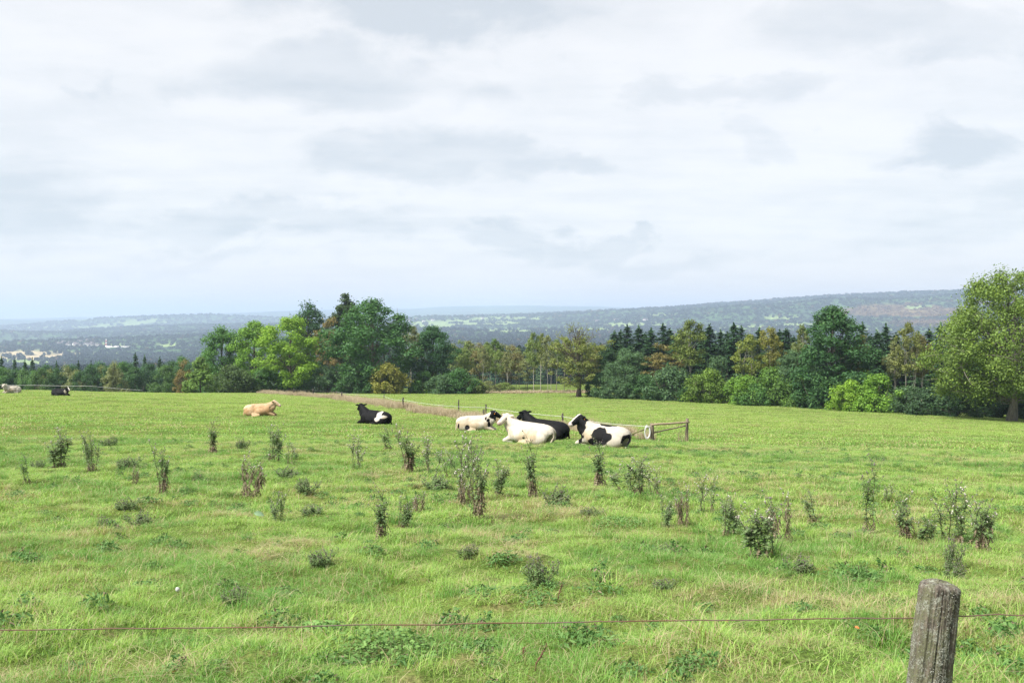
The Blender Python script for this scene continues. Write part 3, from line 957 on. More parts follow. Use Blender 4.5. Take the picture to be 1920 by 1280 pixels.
def tree_head(seed):
    r_ = RS(seed)
    n_ = 70
    dv_ = r_.normal(size=(n_, 3))
    dv_ /= np.linalg.norm(dv_, axis=1)[:, None]
    g_ = Geo()
    g_.tube([(0, 0, -2), (0, 0, 6)], [0.5, 0.3], 4)
    V_, Q_ = leaves(r_, dv_ * np.array([5.5, 5.5, 6.5]) * r_.uniform(.7, 1.05, (n_, 1)) + np.array([0, 0, 7.5]), dv_ + r_.normal(size=(n_, 3)) * .3, 5.0 * r_.uniform(.6, 1.2, n_), 3.6 * r_.uniform(.6, 1.2, n_))
    g_.add(V_, Q_)
    return g_.mesh('tree_head', M_FARWOOD)


n = 110000
px = rs.uniform(-120, 2040, n)
D = np.exp(rs.uniform(math.log(1000), math.log(9000), n))
x = (px - 960) / F * D
R2 = np.hypot(x, D)
ii = np.clip(np.searchsorted(rr, R2), 0, nr - 1)
jj = np.clip(np.searchsorted(az_f, np.arctan2(x, D)), 0, na - 1)
ok = rs.rand(n) < np.where(FOREST_G[ii, jj] > 0.55, 1.0, 0.02)
x, D, R2, ii, jj = x[ok], D[ok], R2[ok], ii[ok], jj[ok]
n = len(x)
z = terrain(x, D, False) - 1.0
S = rs.uniform(0.75, 1.25, n) * np.clip(R2 / 3500, 0.85, 1.9)
scatter('distant_woods', np.stack([x, D, z], -1), np.stack([0 * x, 0 * x, rs.rand(n) * 6.28], -1), np.stack([S, S, S * rs.uniform(.7, 1.1, n) / np.clip(R2 / 3500, 1, 1.5)], -1), rs.randint(0, 3, n),
        [tree_head(61), tree_head(62), tree_head(63)], {'brown': np.clip(brown[ii, jj] * 0.75 + (rs.rand(n) < 0.04) * .4, 0, 1)}, 'hazy woods covering the far hills')

# ------------------------------------------------------------------ grass
def mat_grass():
    m, t = newmat('grass')
    geo = t.n('ShaderNodeNewGeometry')
    rnd = geo.outputs['Random Per Island']
    pos = geo.outputs['Position']
    dry = t.n('ShaderNodeAttribute', {'attribute_name': 'dry', 'attribute_type': 'INSTANCER'}).outputs['Fac']
    lush = t.n('ShaderNodeAttribute', {'attribute_name': 'lush', 'attribute_type': 'INSTANCER'}).outputs['Fac']
    tone = t.n('ShaderNodeAttribute', {'attribute_name': 'tone'}).outputs['Fac']      # 1 on dead blades
    rnd2 = t.m('FRACT', t.m('MULTIPLY', rnd, 23.7))
    c = t.mix(rnd, (0.165, 0.325, 0.053), (0.365, 0.51, 0.127))
    c = t.mix(t.m('MULTIPLY', lush, 0.85), c, t.mix(rnd2, (0.07, 0.20, 0.035), (0.15, 0.33, 0.065)))
    fresh = t.n('ShaderNodeAttribute', {'attribute_name': 'fresh', 'attribute_type': 'INSTANCER'}).outputs['Fac']
    c = t.mix(fresh, c, t.mix(rnd, (0.205, 0.35, 0.06), (0.37, 0.49, 0.12)))
    straw = t.mix(rnd2, (0.33, 0.27, 0.14), (0.55, 0.47, 0.30))
    fd = t.m('MAXIMUM', tone, t.smooth(t.m('SUBTRACT', dry, rnd2), -0.12, 0.12))
    c = t.mix(fd, c, straw)
    p = t.n('ShaderNodeBsdfPrincipled', Base_Color=c, Roughness=0.5)
    p.inputs['Specular IOR Level'].default_value = 0.3
    tr = t.n('ShaderNodeBsdfTranslucent', Color=t.mix(1.0, c, (1.2, 1.25, 0.7, 1), 'MULTIPLY'))
    finish(t, t.n('ShaderNodeMixShader', i0=0.38, i1=p, i2=tr))
    return m


M_GRASS = mat_grass()


def tuft(seed, n, rad, h, w, dead=0.08, bend=0.95, flat=0.0, seg=3, mat=None):
    """a patch of bent grass blades"""
    rs = RS(seed)
    an, rr_ = rs.rand(n) * 6.283, rad * np.sqrt(rs.rand(n))
    b = np.stack([np.cos(an) * rr_, np.sin(an) * rr_, np.full(n, -0.015)], -1)
    da = rs.rand(n) * 6.283
    d = np.stack([np.cos(da), np.sin(da), 0 * da], -1)
    s = np.stack([-np.sin(da), np.cos(da), 0 * da], -1)
    H = h * rs.uniform(0.45, 1.25, n)
    isd = rs.rand(n) < dead
    H = np.where(isd, H * rs.uniform(0.8, 1.5, n), H)
    bd = bend * rs.uniform(0.25, 1.5, n) + flat + np.where(isd & (dead < 0.7), 0.7, 0)
    W = w * rs.uniform(0.6, 1.3, n) * np.where(isd, 0.7, 1)
    V = []
    for k in range(seg + 1):
        tt = k / seg
        c = b + d * (H * bd * tt ** 1.7)[:, None]
        c[:, 2] += H * (tt - 0.42 * np.minimum(bd, 1.4) * tt ** 2.3)
        wk = W * (1 - tt ** 1.6 * 0.94) / 2
        V.append(np.stack([c - s * wk[:, None], c + s * wk[:, None]], 1))
    V = np.stack(V, 1)                          # n, seg+1, 2, 3
    base = (np.arange(n) * (seg + 1) * 2)[:, None]
    Qs = []
    for k in range(seg):
        Qs.append(np.concatenate([base + 2 * k, base + 2 * k + 1, base + 2 * k + 3, base + 2 * k + 2], 1))
    Q = np.stack(Qs, 1).reshape(-1, 4)
    tone = np.repeat(isd.astype(float), (seg + 1) * 2)
    return mesh_np('tuft', V.reshape(-1, 3), Q, mat or M_GRASS, False, {'tone': ('FLOAT', tone)})


def wedge(rs, r0, r1, dens, half=36.5):
    h = math.radians(half)
    n = int(dens * h * (r1 * r1 - r0 * r0))
    r = np.sqrt(rs.uniform(r0 * r0, r1 * r1, n))
    a = rs.uniform(-h, h, n)
    return r * np.sin(a), r * np.cos(a) - 0.6


def dry_map(x, y):
    d = fbm(x / 2.6 + 7, y / 2.6, 111, 4)
    d2 = fbm(x / 0.55 - 3, y / 0.55 + 5, 121, 3)
    return np.clip(sstep(d * 0.45 + d2 * 0.55, 0.48, 0.68) * 0.62 + 0.02, 0, 1)


def lush_map(x, y):
    return np.maximum(sstep(fbm(x / 2.2 + 17, y / 2.2 - 8, 131, 3), 0.52, 0.66) * 0.85, sstep(fbm(x / 0.5 + 7, y / 0.5 - 3, 133, 3), 0.60, 0.74))


def grass_layer(name, seed, r0, r1, dens, protos, weights, smin=0.7, smax=1.25, keep=None, label=None):
    rs = RS(seed)
    x, y = wedge(rs, r0, r1, dens)
    if keep is not None:
        k = keep(x, y, rs)
        x, y = x[k], y[k]
    z = terrain(x, y)
    n = len(x)
    lum = lush_map(x, y)
    dr = dry_map(x, y) * (1 - 0.75 * lum)
    sc = rs.uniform(smin, smax, n)
    tall = 0.45 + 1.1 * fbm(x / 0.9, y / 0.9, 141, 3) ** 1.3 + 0.35 * lum
    e = 0.3
    tx = (terrain(x + e, y, False) - terrain(x - e, y, False)) / (2 * e)
    ty = (terrain(x, y + e, False) - terrain(x, y - e, False)) / (2 * e)
    R = np.stack([np.arctan(ty), -np.arctan(tx), 0 * x], -1)
    R[:, 2] = rs.rand(n) * 6.283
    # tilt first then spin is fine for small slopes
    R[:, 0] *= np.cos(R[:, 2])
    idx = rs.choice(len(protos), n, p=np.array(weights) / sum(weights))
    return scatter(name, np.stack([x, y, z], -1), np.stack([0 * x, 0 * x, R[:, 2]], -1), np.stack([sc, sc, sc * tall], -1), idx, protos, {'dry': dr, 'lush': lum, 'fresh': sstep(np.hypot(x, y), 45, 85) * 0.85}, label)


grass_layer('near_grass', 201, 2.6, 15.5, 72, [tuft(301, 95, 0.17, 0.058, 0.0042), tuft(302, 95, 0.17, 0.068, 0.0045, 0.12), tuft(303, 80, 0.15, 0.05, 0.005, 0.05, 1.5),
                                               tuft(304, 60, 0.12, 0.11, 0.0042, 0.18, 0.8)], (4, 3, 3, 1.4), label='short pasture grass in the foreground')
grass_layer('middle_grass', 202, 14.5, 44, 15, [tuft(311, 110, 0.30, 0.072, 0.008), tuft(312, 110, 0.30, 0.08, 0.009, 0.12), tuft(313, 100, 0.28, 0.065, 0.010, 0.05, 1.5),
                                                tuft(314, 80, 0.2, 0.13, 0.008, 0.2, 0.8)], (4, 3, 3, 1.2), label='pasture grass around the thistles and cows')
grass_layer('far_grass', 203, 42, 215, 1.7, [tuft(321, 90, 0.75, 0.085, 0.026), tuft(322, 90, 0.75, 0.095, 0.028, 0.12), tuft(323, 90, 0.7, 0.075, 0.03, 0.05, 1.5),
                                             tuft(324, 60, 0.55, 0.15, 0.024, 0.15, 0.8)], (4, 3, 3, 0.8), label='pasture grass up to the trees',
            keep=lambda x, y, rs: np.hypot(x, y) < np.interp(col_of(x, y), EDGE_P, EDGE_D) + 10)

# tussocks: taller clumps that give the turf its humps and shadows, and flattened straw thatch between them
grass_layer('tussocks', 205, 2.8, 42, 6.0, [tuft(361, 130, 0.09, 0.17, 0.0055, 0.10, 0.9, seg=4), tuft(362, 150, 0.12, 0.14, 0.006, 0.15, 1.1, seg=4), tuft(363, 170, 0.16, 0.12, 0.006, 0.05, 1.2, seg=3)], (2, 3, 3),
            0.6, 1.35, keep=lambda x, y, rs: rs.rand(len(x)) < 0.15 + 0.85 * sstep(fbm(x / 1.4 + 3, y / 1.4, 181, 3), 0.46, 0.64), label='grass tussocks dotted over the pasture')
grass_layer('straw_thatch', 206, 2.8, 42, 5.0, [tuft(371, 90, 0.15, 0.10, 0.0042, 1.0, 1.7, 0.8), tuft(372, 70, 0.20, 0.12, 0.0042, 1.0, 1.7, 1.0)], (1, 1),
            0.6, 1.3, keep=lambda x, y, rs: rs.rand(len(x)) < sstep(dry_map(x, y), 0.35, 0.75), label='flattened straw thatch in the pasture')
def rosette(seed, n, rad, h):
    rs_ = RS(seed)
    P_ = rs_.normal(size=(n, 2)) * rad * 0.5
    zz_ = h * rs_.rand(n) * np.exp(-(P_ ** 2).sum(1) / rad ** 2) + 0.01
    N_ = np.column_stack([P_ * 4, np.ones(n) * 0.9]) + rs_.normal(size=(n, 3)) * 0.5
    V_, Q_ = leaves(rs_, np.column_stack([P_, zz_]), N_, 0.036 * rs_.uniform(.5, 1.4, n), 0.013 * rs_.uniform(.6, 1.4, n))
    return mesh_np('rosette', V_, Q_, M_ROSETTE, False, {'tone': ('FLOAT', np.repeat((rs_.rand(n) < .06) * 1.0, 4))})


WEED_LATER = lambda: grass_layer('weed_rosettes', 207, 2.9, 40, 2.6, [rosette(381, 130, 0.10, 0.09), rosette(382, 180, 0.14, 0.07), rosette(383, 90, 0.08, 0.12)], (2, 2, 1),
                                 0.6, 1.5, keep=lambda x, y, rs: rs.rand(len(x)) < 0.10 + 0.9 * sstep(fbm(x / 1.8 - 6, y / 1.8, 187, 3), 0.52, 0.68), label='small dark weed rosettes among the grass')
# tall bleached stalks standing out of the turf
grass_layer('dry_stalks', 204, 3.0, 34, 3.2, [tuft(331, 7, 0.12, 0.26, 0.0035, 1.0, 0.9, seg=5), tuft(332, 5, 0.10, 0.32, 0.0035, 1.0, 1.2, seg=5), tuft(333, 16, 0.10, 0.16, 0.004, 0.8, 0.9, seg=4)], (3, 2, 2),
            0.6, 1.2, keep=lambda x, y, rs: rs.rand(len(x)) < 0.12 + 0.88 * sstep(fbm(x / 1.7, y / 1.7, 171, 3), 0.50, 0.68), label='bleached dry grass stalks standing in the turf')


def mat_simple(name, c1, c2=None, scale=8.0, rough=0.8, bump=0.0, stretch=(1, 1, 1), spec=0.3):
    m, t = newmat(name)
    pos = t.n('ShaderNodeTexCoord').outputs['Object']
    n = t.noise(t.vm('MULTIPLY', pos, stretch), scale, 5, 0.65)
    c = t.mix(t.smooth(n, 0.32, 0.68), c1, c2 or c1)
    p = t.n('ShaderNodeBsdfPrincipled', Base_Color=c, Roughness=rough)
    p.inputs['Specular IOR Level'].default_value = spec
    if bump:
        t.set(p.inputs['Normal'], t.n('ShaderNodeBump', Strength=bump, Distance=0.02, Height=n).outputs[0])
    finish(t, p)
    return m


def mat_weed(name='weed_leaf', dark=(0.07, 0.13, 0.048), pale=(0.165, 0.235, 0.11)):
    """leaf colour from the 'tone' of each leaf: 0 fresh green, 1 dead brown"""
    m, t = newmat(name)
    geo = t.n('ShaderNodeNewGeometry')
    oi = t.n('ShaderNodeObjectInfo')
    tone = t.n('ShaderNodeAttribute', {'attribute_name': 'tone'}).outputs['Fac']
    rnd = geo.outputs['Random Per Island']
    g = t.mix(rnd, dark, pale)
    g = t.mix(1.0, g, oi.outputs['Color'], 'MULTIPLY')
    b = t.mix(rnd, (0.11, 0.08, 0.052), (0.27, 0.21, 0.14))
    c = t.mix(tone, g, b)
    p = t.n('ShaderNodeBsdfPrincipled', Base_Color=c, Roughness=0.6)
    p.inputs['Specular IOR Level'].default_value = 0.25
    tr = t.n('ShaderNodeBsdfTranslucent', Color=c)
    finish(t, t.n('ShaderNodeMixShader', i0=0.25, i1=p, i2=tr))
    return m


M_WEED = mat_weed('weed_leaf', (0.095, 0.165, 0.06), (0.205, 0.285, 0.125))
M_ROSETTE = mat_weed('rosette_leaf', (0.06, 0.15, 0.035), (0.14, 0.25, 0.07))
WEED_LATER()
M_FLUFF = mat_simple('seed_fluff', (0.55, 0.53, 0.47), (0.38, 0.35, 0.28), 30)
M_BUD = mat_simple('thistle_bud', (0.10, 0.13, 0.07), (0.19, 0.13, 0.15), 20)
M_WSTEM = mat_simple('weed_stem', (0.10, 0.115, 0.055), (0.13, 0.10, 0.06), 14)


# ------------------------------------------------------------------ thistles
def spiky_leaf(g, p, d, L, W, droop, tone, rs):
    """a lobed, spine-edged thistle leaf, five lobes a side"""
    d = np.asarray(d, float)
    d /= np.linalg.norm(d)
    s = np.cross(d, (0, 0, 1.0))
    s /= np.linalg.norm(s) + 1e-9
    n = 5
    mid = []
    for k in range(n + 1):
        tt = k / n
        q = np.asarray(p) + d * L * tt
        q = q + np.array([0, 0, -droop * L * tt * tt])
        mid.append(q)
    for k in range(n):
        tt = (k + 0.5) / n
        w = W * (math.sin(math.pi * min(1, tt * 0.85 + 0.12)) ** 0.7) * rs.uniform(0.7, 1.3)
        a, b = mid[k], mid[k + 1]
        for sg in (-1, 1):
            tip = (a + b) / 2 + s * sg * w + d * L * 0.10 + np.array([0, 0, rs.uniform(0.0, 0.35) * w])
            g.add([a, b, tip + (b - a) * 0.12, tip - (b - a) * 0.12], [(0, 1, 2, 3)], tone)


def make_thistle(seed, H=1.0, stems=3, spread=0.16, leaf=0.15, dead=0.35, dens=34, fluff=2, branch=4):
    dens = int(dens * 1.25)
    leaf *= 0.92
    branch += 2
    rs = RS(seed)
    st, lv, hd, bd = Geo(), Geo(), Geo(), Geo()
    for s in range(stems):
        an = rs.rand() * 6.283
        b0 = np.array([math.cos(an), math.sin(an), 0]) * spread * rs.rand() * 0.95
        tip = b0 + np.array([math.cos(an), math.sin(an), 0]) * spread * rs.uniform(-0.35, 0.7)
        h = H * rs.uniform(0.45, 1.0) if s else H
        tt = np.linspace(0, 1, 8)
        wig = np.cumsum(rs.normal(size=(8, 2)), 0) * 0.02
        P = np.stack([b0[0] + (tip[0] - b0[0]) * tt ** 1.3 + wig[:, 0], b0[1] + (tip[1] - b0[1]) * tt ** 1.3 + wig[:, 1], h * tt - 0.03 * (tt == 0)], -1)
        st.tube(P, np.linspace(0.009, 0.0035, 8), 5)
        ends = [P[-1]]
        axes = [(P, dens)]
        for q in range(branch):
            u = rs.uniform(0.5, 0.92)
            a = np.array([np.interp(u, tt, P[:, k]) for k in range(3)])
            ba = rs.rand() * 6.283
            ln = H * rs.uniform(0.12, 0.34)
            B = np.stack([a + np.array([math.cos(ba) * ln * 0.55 * v, math.sin(ba) * ln * 0.55 * v, ln * v ** 0.9]) for v in np.linspace(0, 1, 4)])
            st.tube(B, np.linspace(0.004, 0.002, 4), 4)
            axes.append((B, max(4, dens // 5)))
            ends.append(B[-1])
        for A, nl in axes:
            for k in range(nl):
                u = (k + rs.rand()) / nl
                f = u * (len(A) - 1)
                i0 = min(int(f), len(A) - 2)
                p = A[i0] * (1 - f + i0) + A[i0 + 1] * (f - i0)
                la = k * 2.4 + rs.rand()
                isd = (p[2] / H) < dead * rs.uniform(0.5, 1.5)
                if isd and rs.rand() < 0.25:
                    continue
                ln = leaf * (1.25 - 0.85 * p[2] / H) * rs.uniform(0.6, 1.25)
                spiky_leaf(lv, p, (math.cos(la), math.sin(la), rs.uniform(0.15, 0.9) if not isd else rs.uniform(-1.2, 0.1)), ln, ln * (0.2 if isd else 0.30),
                           0.5 if not isd else 1.0, min(1, max(0, (1 if isd else 0) + rs.normal() * 0.12)), rs)
        for e in ends:
            for _ in range(rs.randint(1, 3)):
                c = e + rs.normal(size=3) * 0.015
                bd.blob(c, (0.011, 0.011, 0.016), 6, 5)
                if rs.rand() < fluff / 10:
                    n = 14
                    dv = rs.normal(size=(n, 3)) + np.array([0, 0, 0.7])
                    dv /= np.linalg.norm(dv, axis=1)[:, None]
                    V, Q = leaves(rs, c + dv * 0.016, dv, 0.026, 0.014)
                    hd.add(V, Q)
    out = [('stem', st.mesh('stem', M_WSTEM)), ('spiny_leaves', lv.mesh('spiny_leaves', M_WEED, False, True)), ('flower_buds', bd.mesh('flower_buds', M_BUD))]
    if hd.n:
        out.append(('seed_fluff', hd.mesh('seed_fluff', M_FLUFF)))
    return out, H


TH_V = {
    'bushy': make_thistle(401, 1.0, 6, 0.26, 0.15, 0.18, 30, 2, 5),
    'bushy2': make_thistle(402, 1.0, 7, 0.30, 0.14, 0.22, 28, 3, 5),
    'slim': make_thistle(403, 1.0, 2, 0.08, 0.13, 0.25, 44, 1, 5),
    'slim2': make_thistle(404, 1.0, 3, 0.12, 0.13, 0.32, 40, 1, 5),
    'brown': make_thistle(405, 1.0, 5, 0.24, 0.13, 1.0, 26, 4, 5),
    'dying': make_thistle(406, 1.0, 4, 0.18, 0.14, 0.38, 34, 2, 6),
    'airy': make_thistle(407, 1.0, 5, 0.26, 0.10, 0.2, 18, 5, 7),
    'lowbush': make_thistle(408, 0.5, 18, 0.28, 0.11, 0.04, 18, 0, 1),
}
tr_ = random.Random(9)


def weed(kind, px, base, top, w, label, name='thistle', cat='thistle', group='thistles in the pasture', col=(1, 1, 1), tilt=0.0):
    parts, H = TH_V[kind]
    p = gp(px, base)
    hh = (ray(px, top)[1] - ray(px, base)[1]) * p.y
    sz = hh / H * 1.12
    wid = w / F * p.y
    nat = {'bushy': .62, 'bushy2': .66, 'slim': .34, 'slim2': .38, 'brown': .58, 'dying': .5, 'airy': .58, 'lowbush': .62}[kind]
    sx = wid / nat * 0.98
    r = thing(name, label, cat, (p.x, p.y, p.z - 0.03), tr_.uniform(0, 6.28), group, (sx, sx, sz))
    r.rotation_euler[0] = tr_.gauss(0, 0.08)
    r.rotation_euler[1] = tr_.gauss(0, 0.08)
    for nm, me in parts:
        c = link(nm, me, r)
        c.color = (*col, 1)
        if nm in ('spiny_leaves', 'flower_buds', 'seed_fluff'):
            c['kind'] = 'stuff'
    return r


DK, LT = (0.85, 0.92, 0.85), (1.2, 1.25, 1.1)
for a in (
    ('bushy', 110, 880, 810, 50, 'big bushy green thistle with white fluff near the left edge'),
    ('bushy2', 168, 886, 820, 34, 'green thistle just right of the big bushy one near the left edge'),
    ('slim', 54, 906, 858, 18, 'small dark thistle, leftmost in the pasture'),
    ('dying', 306, 924, 842, 30, 'tall dark thistle with thick green head and bare brown foot'),
    ('brown', 250, 908, 878, 14, 'small dead brown stalk left of the tall dark-headed thistle'),
    ('slim2', 395, 848, 796, 26, 'upright brown-footed thistle below the tan cow'),
    ('lowbush', 453, 843, 822, 24, 'small dark round thistle between two upright thistles below the tan cow'),
    ('bushy', 511, 864, 801, 34, 'upright leafy green thistle below the tan cow, right of the small round one'),
    ('airy', 544, 870, 836, 22, 'small pale thistle right of the upright leafy green one'),
    ('brown', 463, 930, 866, 52, 'dry brown bushy thistle on the left side of the pasture'),
    ('bushy2', 525, 982, 930, 36, 'dark green bushy thistle beside a pale dock leaf'),
    ('airy', 668, 880, 824, 36, 'airy thistle with a white seed head below the black cow'),
    ('slim', 731, 842, 806, 22, 'slim pale thistle just below the black cow, to its right'),
    ('dying', 768, 886, 813, 46, 'branching brownish thistle, left of a pair'),
    ('airy', 804, 888, 828, 40, 'pale branching thistle, right of a pair'),
    ('airy', 846, 896, 850, 30, 'thin thistle left of the largest thistle cluster'),
    ('airy', 874, 940, 840, 56, 'tall airy thistle at the back of the largest cluster'),
    ('dying', 897, 972, 848, 44, 'tallest thistle, with long bare brown stem, in the largest cluster'),
    ('bushy', 932, 932, 868, 40, 'green thistle on the right of the largest cluster'),
    ('brown', 866, 944, 896, 34, 'dead brown thistle low in the largest cluster'),
    ('slim2', 1006, 932, 834, 34, 'tall brown-stemmed thistle standing before the white cow'),
    ('lowbush', 1046, 952, 912, 46, 'low green thistle bush right of the tall brown-stemmed one'),
    ('slim2', 1130, 912, 836, 38, 'dark-headed thistle below the spotted cow'),
    ('bushy2', 1186, 926, 866, 62, 'wide grey-green thistle bush right below the spotted cow'),
    ('airy', 1226, 932, 882, 40, 'airy thistle at the right end of the clump below the spotted cow'),
    ('slim2', 723, 1010, 926, 42, 'dark thistle with black foot in the near middle of the pasture'),
    ('bushy', 752, 988, 934, 36, 'green thistle leaning against the dark black-footed thistle'),
    ('brown', 790, 962, 926, 30, 'withered pale thistle right of the black-footed one'),
    ('bushy', 1245, 990, 932, 32, 'grey-green thistle left of a leaning brown one'),
    ('brown', 1288, 988, 922, 36, 'leaning brown thistle with white fluffy top'),
    ('bushy', 1366, 1006, 932, 48, 'green thistle left of the densest near thistle bush'),
    ('bushy', 1434, 1048, 944, 80, 'densest and nearest green thistle bush, on the right side'),
    ('brown', 1474, 1018, 938, 56, 'brown seeding thistle behind the densest near bush'),
    ('slim', 1529, 977, 924, 26, 'small slim green thistle between the dense bush and the tall bare one'),
    ('slim', 1633, 1000, 880, 34, 'tall slender dark thistle standing alone on the right'),
    ('dying', 1706, 1010, 940, 44, 'dark thistle with a black foot right of the tall slender one'),
    ('bushy', 1738, 1022, 966, 40, 'green thistle between the two dark-footed ones on the right'),
    ('bushy2', 1796, 1022, 928, 72, 'large dark-topped thistle bush near the right edge'),
    ('dying', 1836, 1030, 936, 48, 'brown-footed thistle, rightmost of the large pair'),
    ('lowbush', 1780, 1068, 1010, 34, 'low green thistle just above the foreground fence post'),
    ('airy', 1662, 938, 910, 26, 'small faint thistle behind the tall slender one'),
    ('airy', 1325, 962, 900, 44, 'airy thistle with white seed heads behind the leaning brown one'),
):
    weed(*a, col=DK if 'dark' in a[5] else (1, 1, 1))
k = 0
for (px, base, top, w, lab) in (
    (200, 992, 966, 34, 'dark low weed clump below the tall dark-headed thistle'), (262, 985, 958, 44, 'wide low weed clump left of the centre of the left half'),
    (238, 955, 932, 44, 'low dark weed tuft under the big bushy left thistle'), (600, 1062, 1026, 46, 'leafy grey-green weed clump in the near left half'),
    (572, 925, 896, 40, 'low weed clump right of the dry brown thistle'), (1008, 1094, 1040, 60, 'dark weed clump with long blades in the near middle'),
    (880, 1042, 1018, 40, 'round dark weed below the largest thistle cluster'), (1244, 1106, 1080, 42, 'low dark weed right of the near middle clump'),
    (1246, 1040, 1016, 40, 'dark weed below the leaning brown thistle'), (585, 962, 945, 40, 'flat dark weed right of the dark green bushy thistle'),
    (540, 896, 876, 40, 'dark weed cushion below the upright leafy thistle'), (240, 876, 856, 42, 'green weed cushion right of the two big left thistles'),
    (1108, 968, 948, 44, 'weed cushion right of the low green thistle bush'), (820, 915, 890, 44, 'weed cushion left of the largest cluster'),
    (1500, 1075, 1040, 50, 'weed cushion right of the densest near bush'), (1610, 1010, 990, 40, 'weed cushion at the foot of the tall slender thistle'),
    (70, 880, 862, 26, 'small dark weed left of the big bushy left thistle'), (205, 838, 820, 28, 'small weed behind the two big left thistles'),
    (1790, 1085, 1052, 40, 'weed tuft behind the top of the foreground post'), (440, 1128, 1098, 50, 'low weed in the near left foreground')):
    weed('lowbush', px, base, top, w, lab, 'weed_clump', 'weed', 'low weed clumps in the pasture', (0.95, 1.0, 0.9))

# ------------------------------------------------------------------ cows
def mat_cow():
    m, t = newmat('cow_hide')
    at = t.n('ShaderNodeAttribute', {'attribute_name': 'coat'})
    pos = t.n('ShaderNodeTexCoord').outputs['Object']
    n = t.noise(t.vm('MULTIPLY', pos, (1, 1, 0.5)), 14, 4, 0.6)
    c = t.mix(1.0, at.outputs['Color'], t.ramp(n, [(0.25, 0.80), (0.75, 1.15)]), 'MULTIPLY')
    b = t.n('ShaderNodeBump', Strength=0.25, Distance=0.02, Height=t.noise(pos, 60, 3, 0.6))
    p = t.n('ShaderNodeBsdfPrincipled', Base_Color=c, Roughness=0.72, Normal=b)
    p.inputs['Specular IOR Level'].default_value = 0.13
    finish(t, p)
    return m


M_COW = mat_cow()
M_TAG = mat_simple('ear_tag_plastic', (0.75, 0.26, 0.04), None, 5, 0.5)


def capsule(g, a, b, ra, rb, n=7):
    n = max(n, int(np.linalg.norm(np.asarray(b, float) - np.asarray(a, float)) / (min(ra, rb) * 0.35)) + 2)
    a, b = np.asarray(a, float), np.asarray(b, float)
    for k in range(n):
        u = k / (n - 1)
        r = ra + (rb - ra) * u
        g.blob(a + (b - a) * u, (r, r, r), 14, 9)


def rotz(v, c, a):
    v, c = np.asarray(v, float), np.asarray(c, float)
    d = v - c
    return c + np.array([d[0] * math.cos(a) - d[1] * math.sin(a), d[0] * math.sin(a) + d[1] * math.cos(a), d[2]])


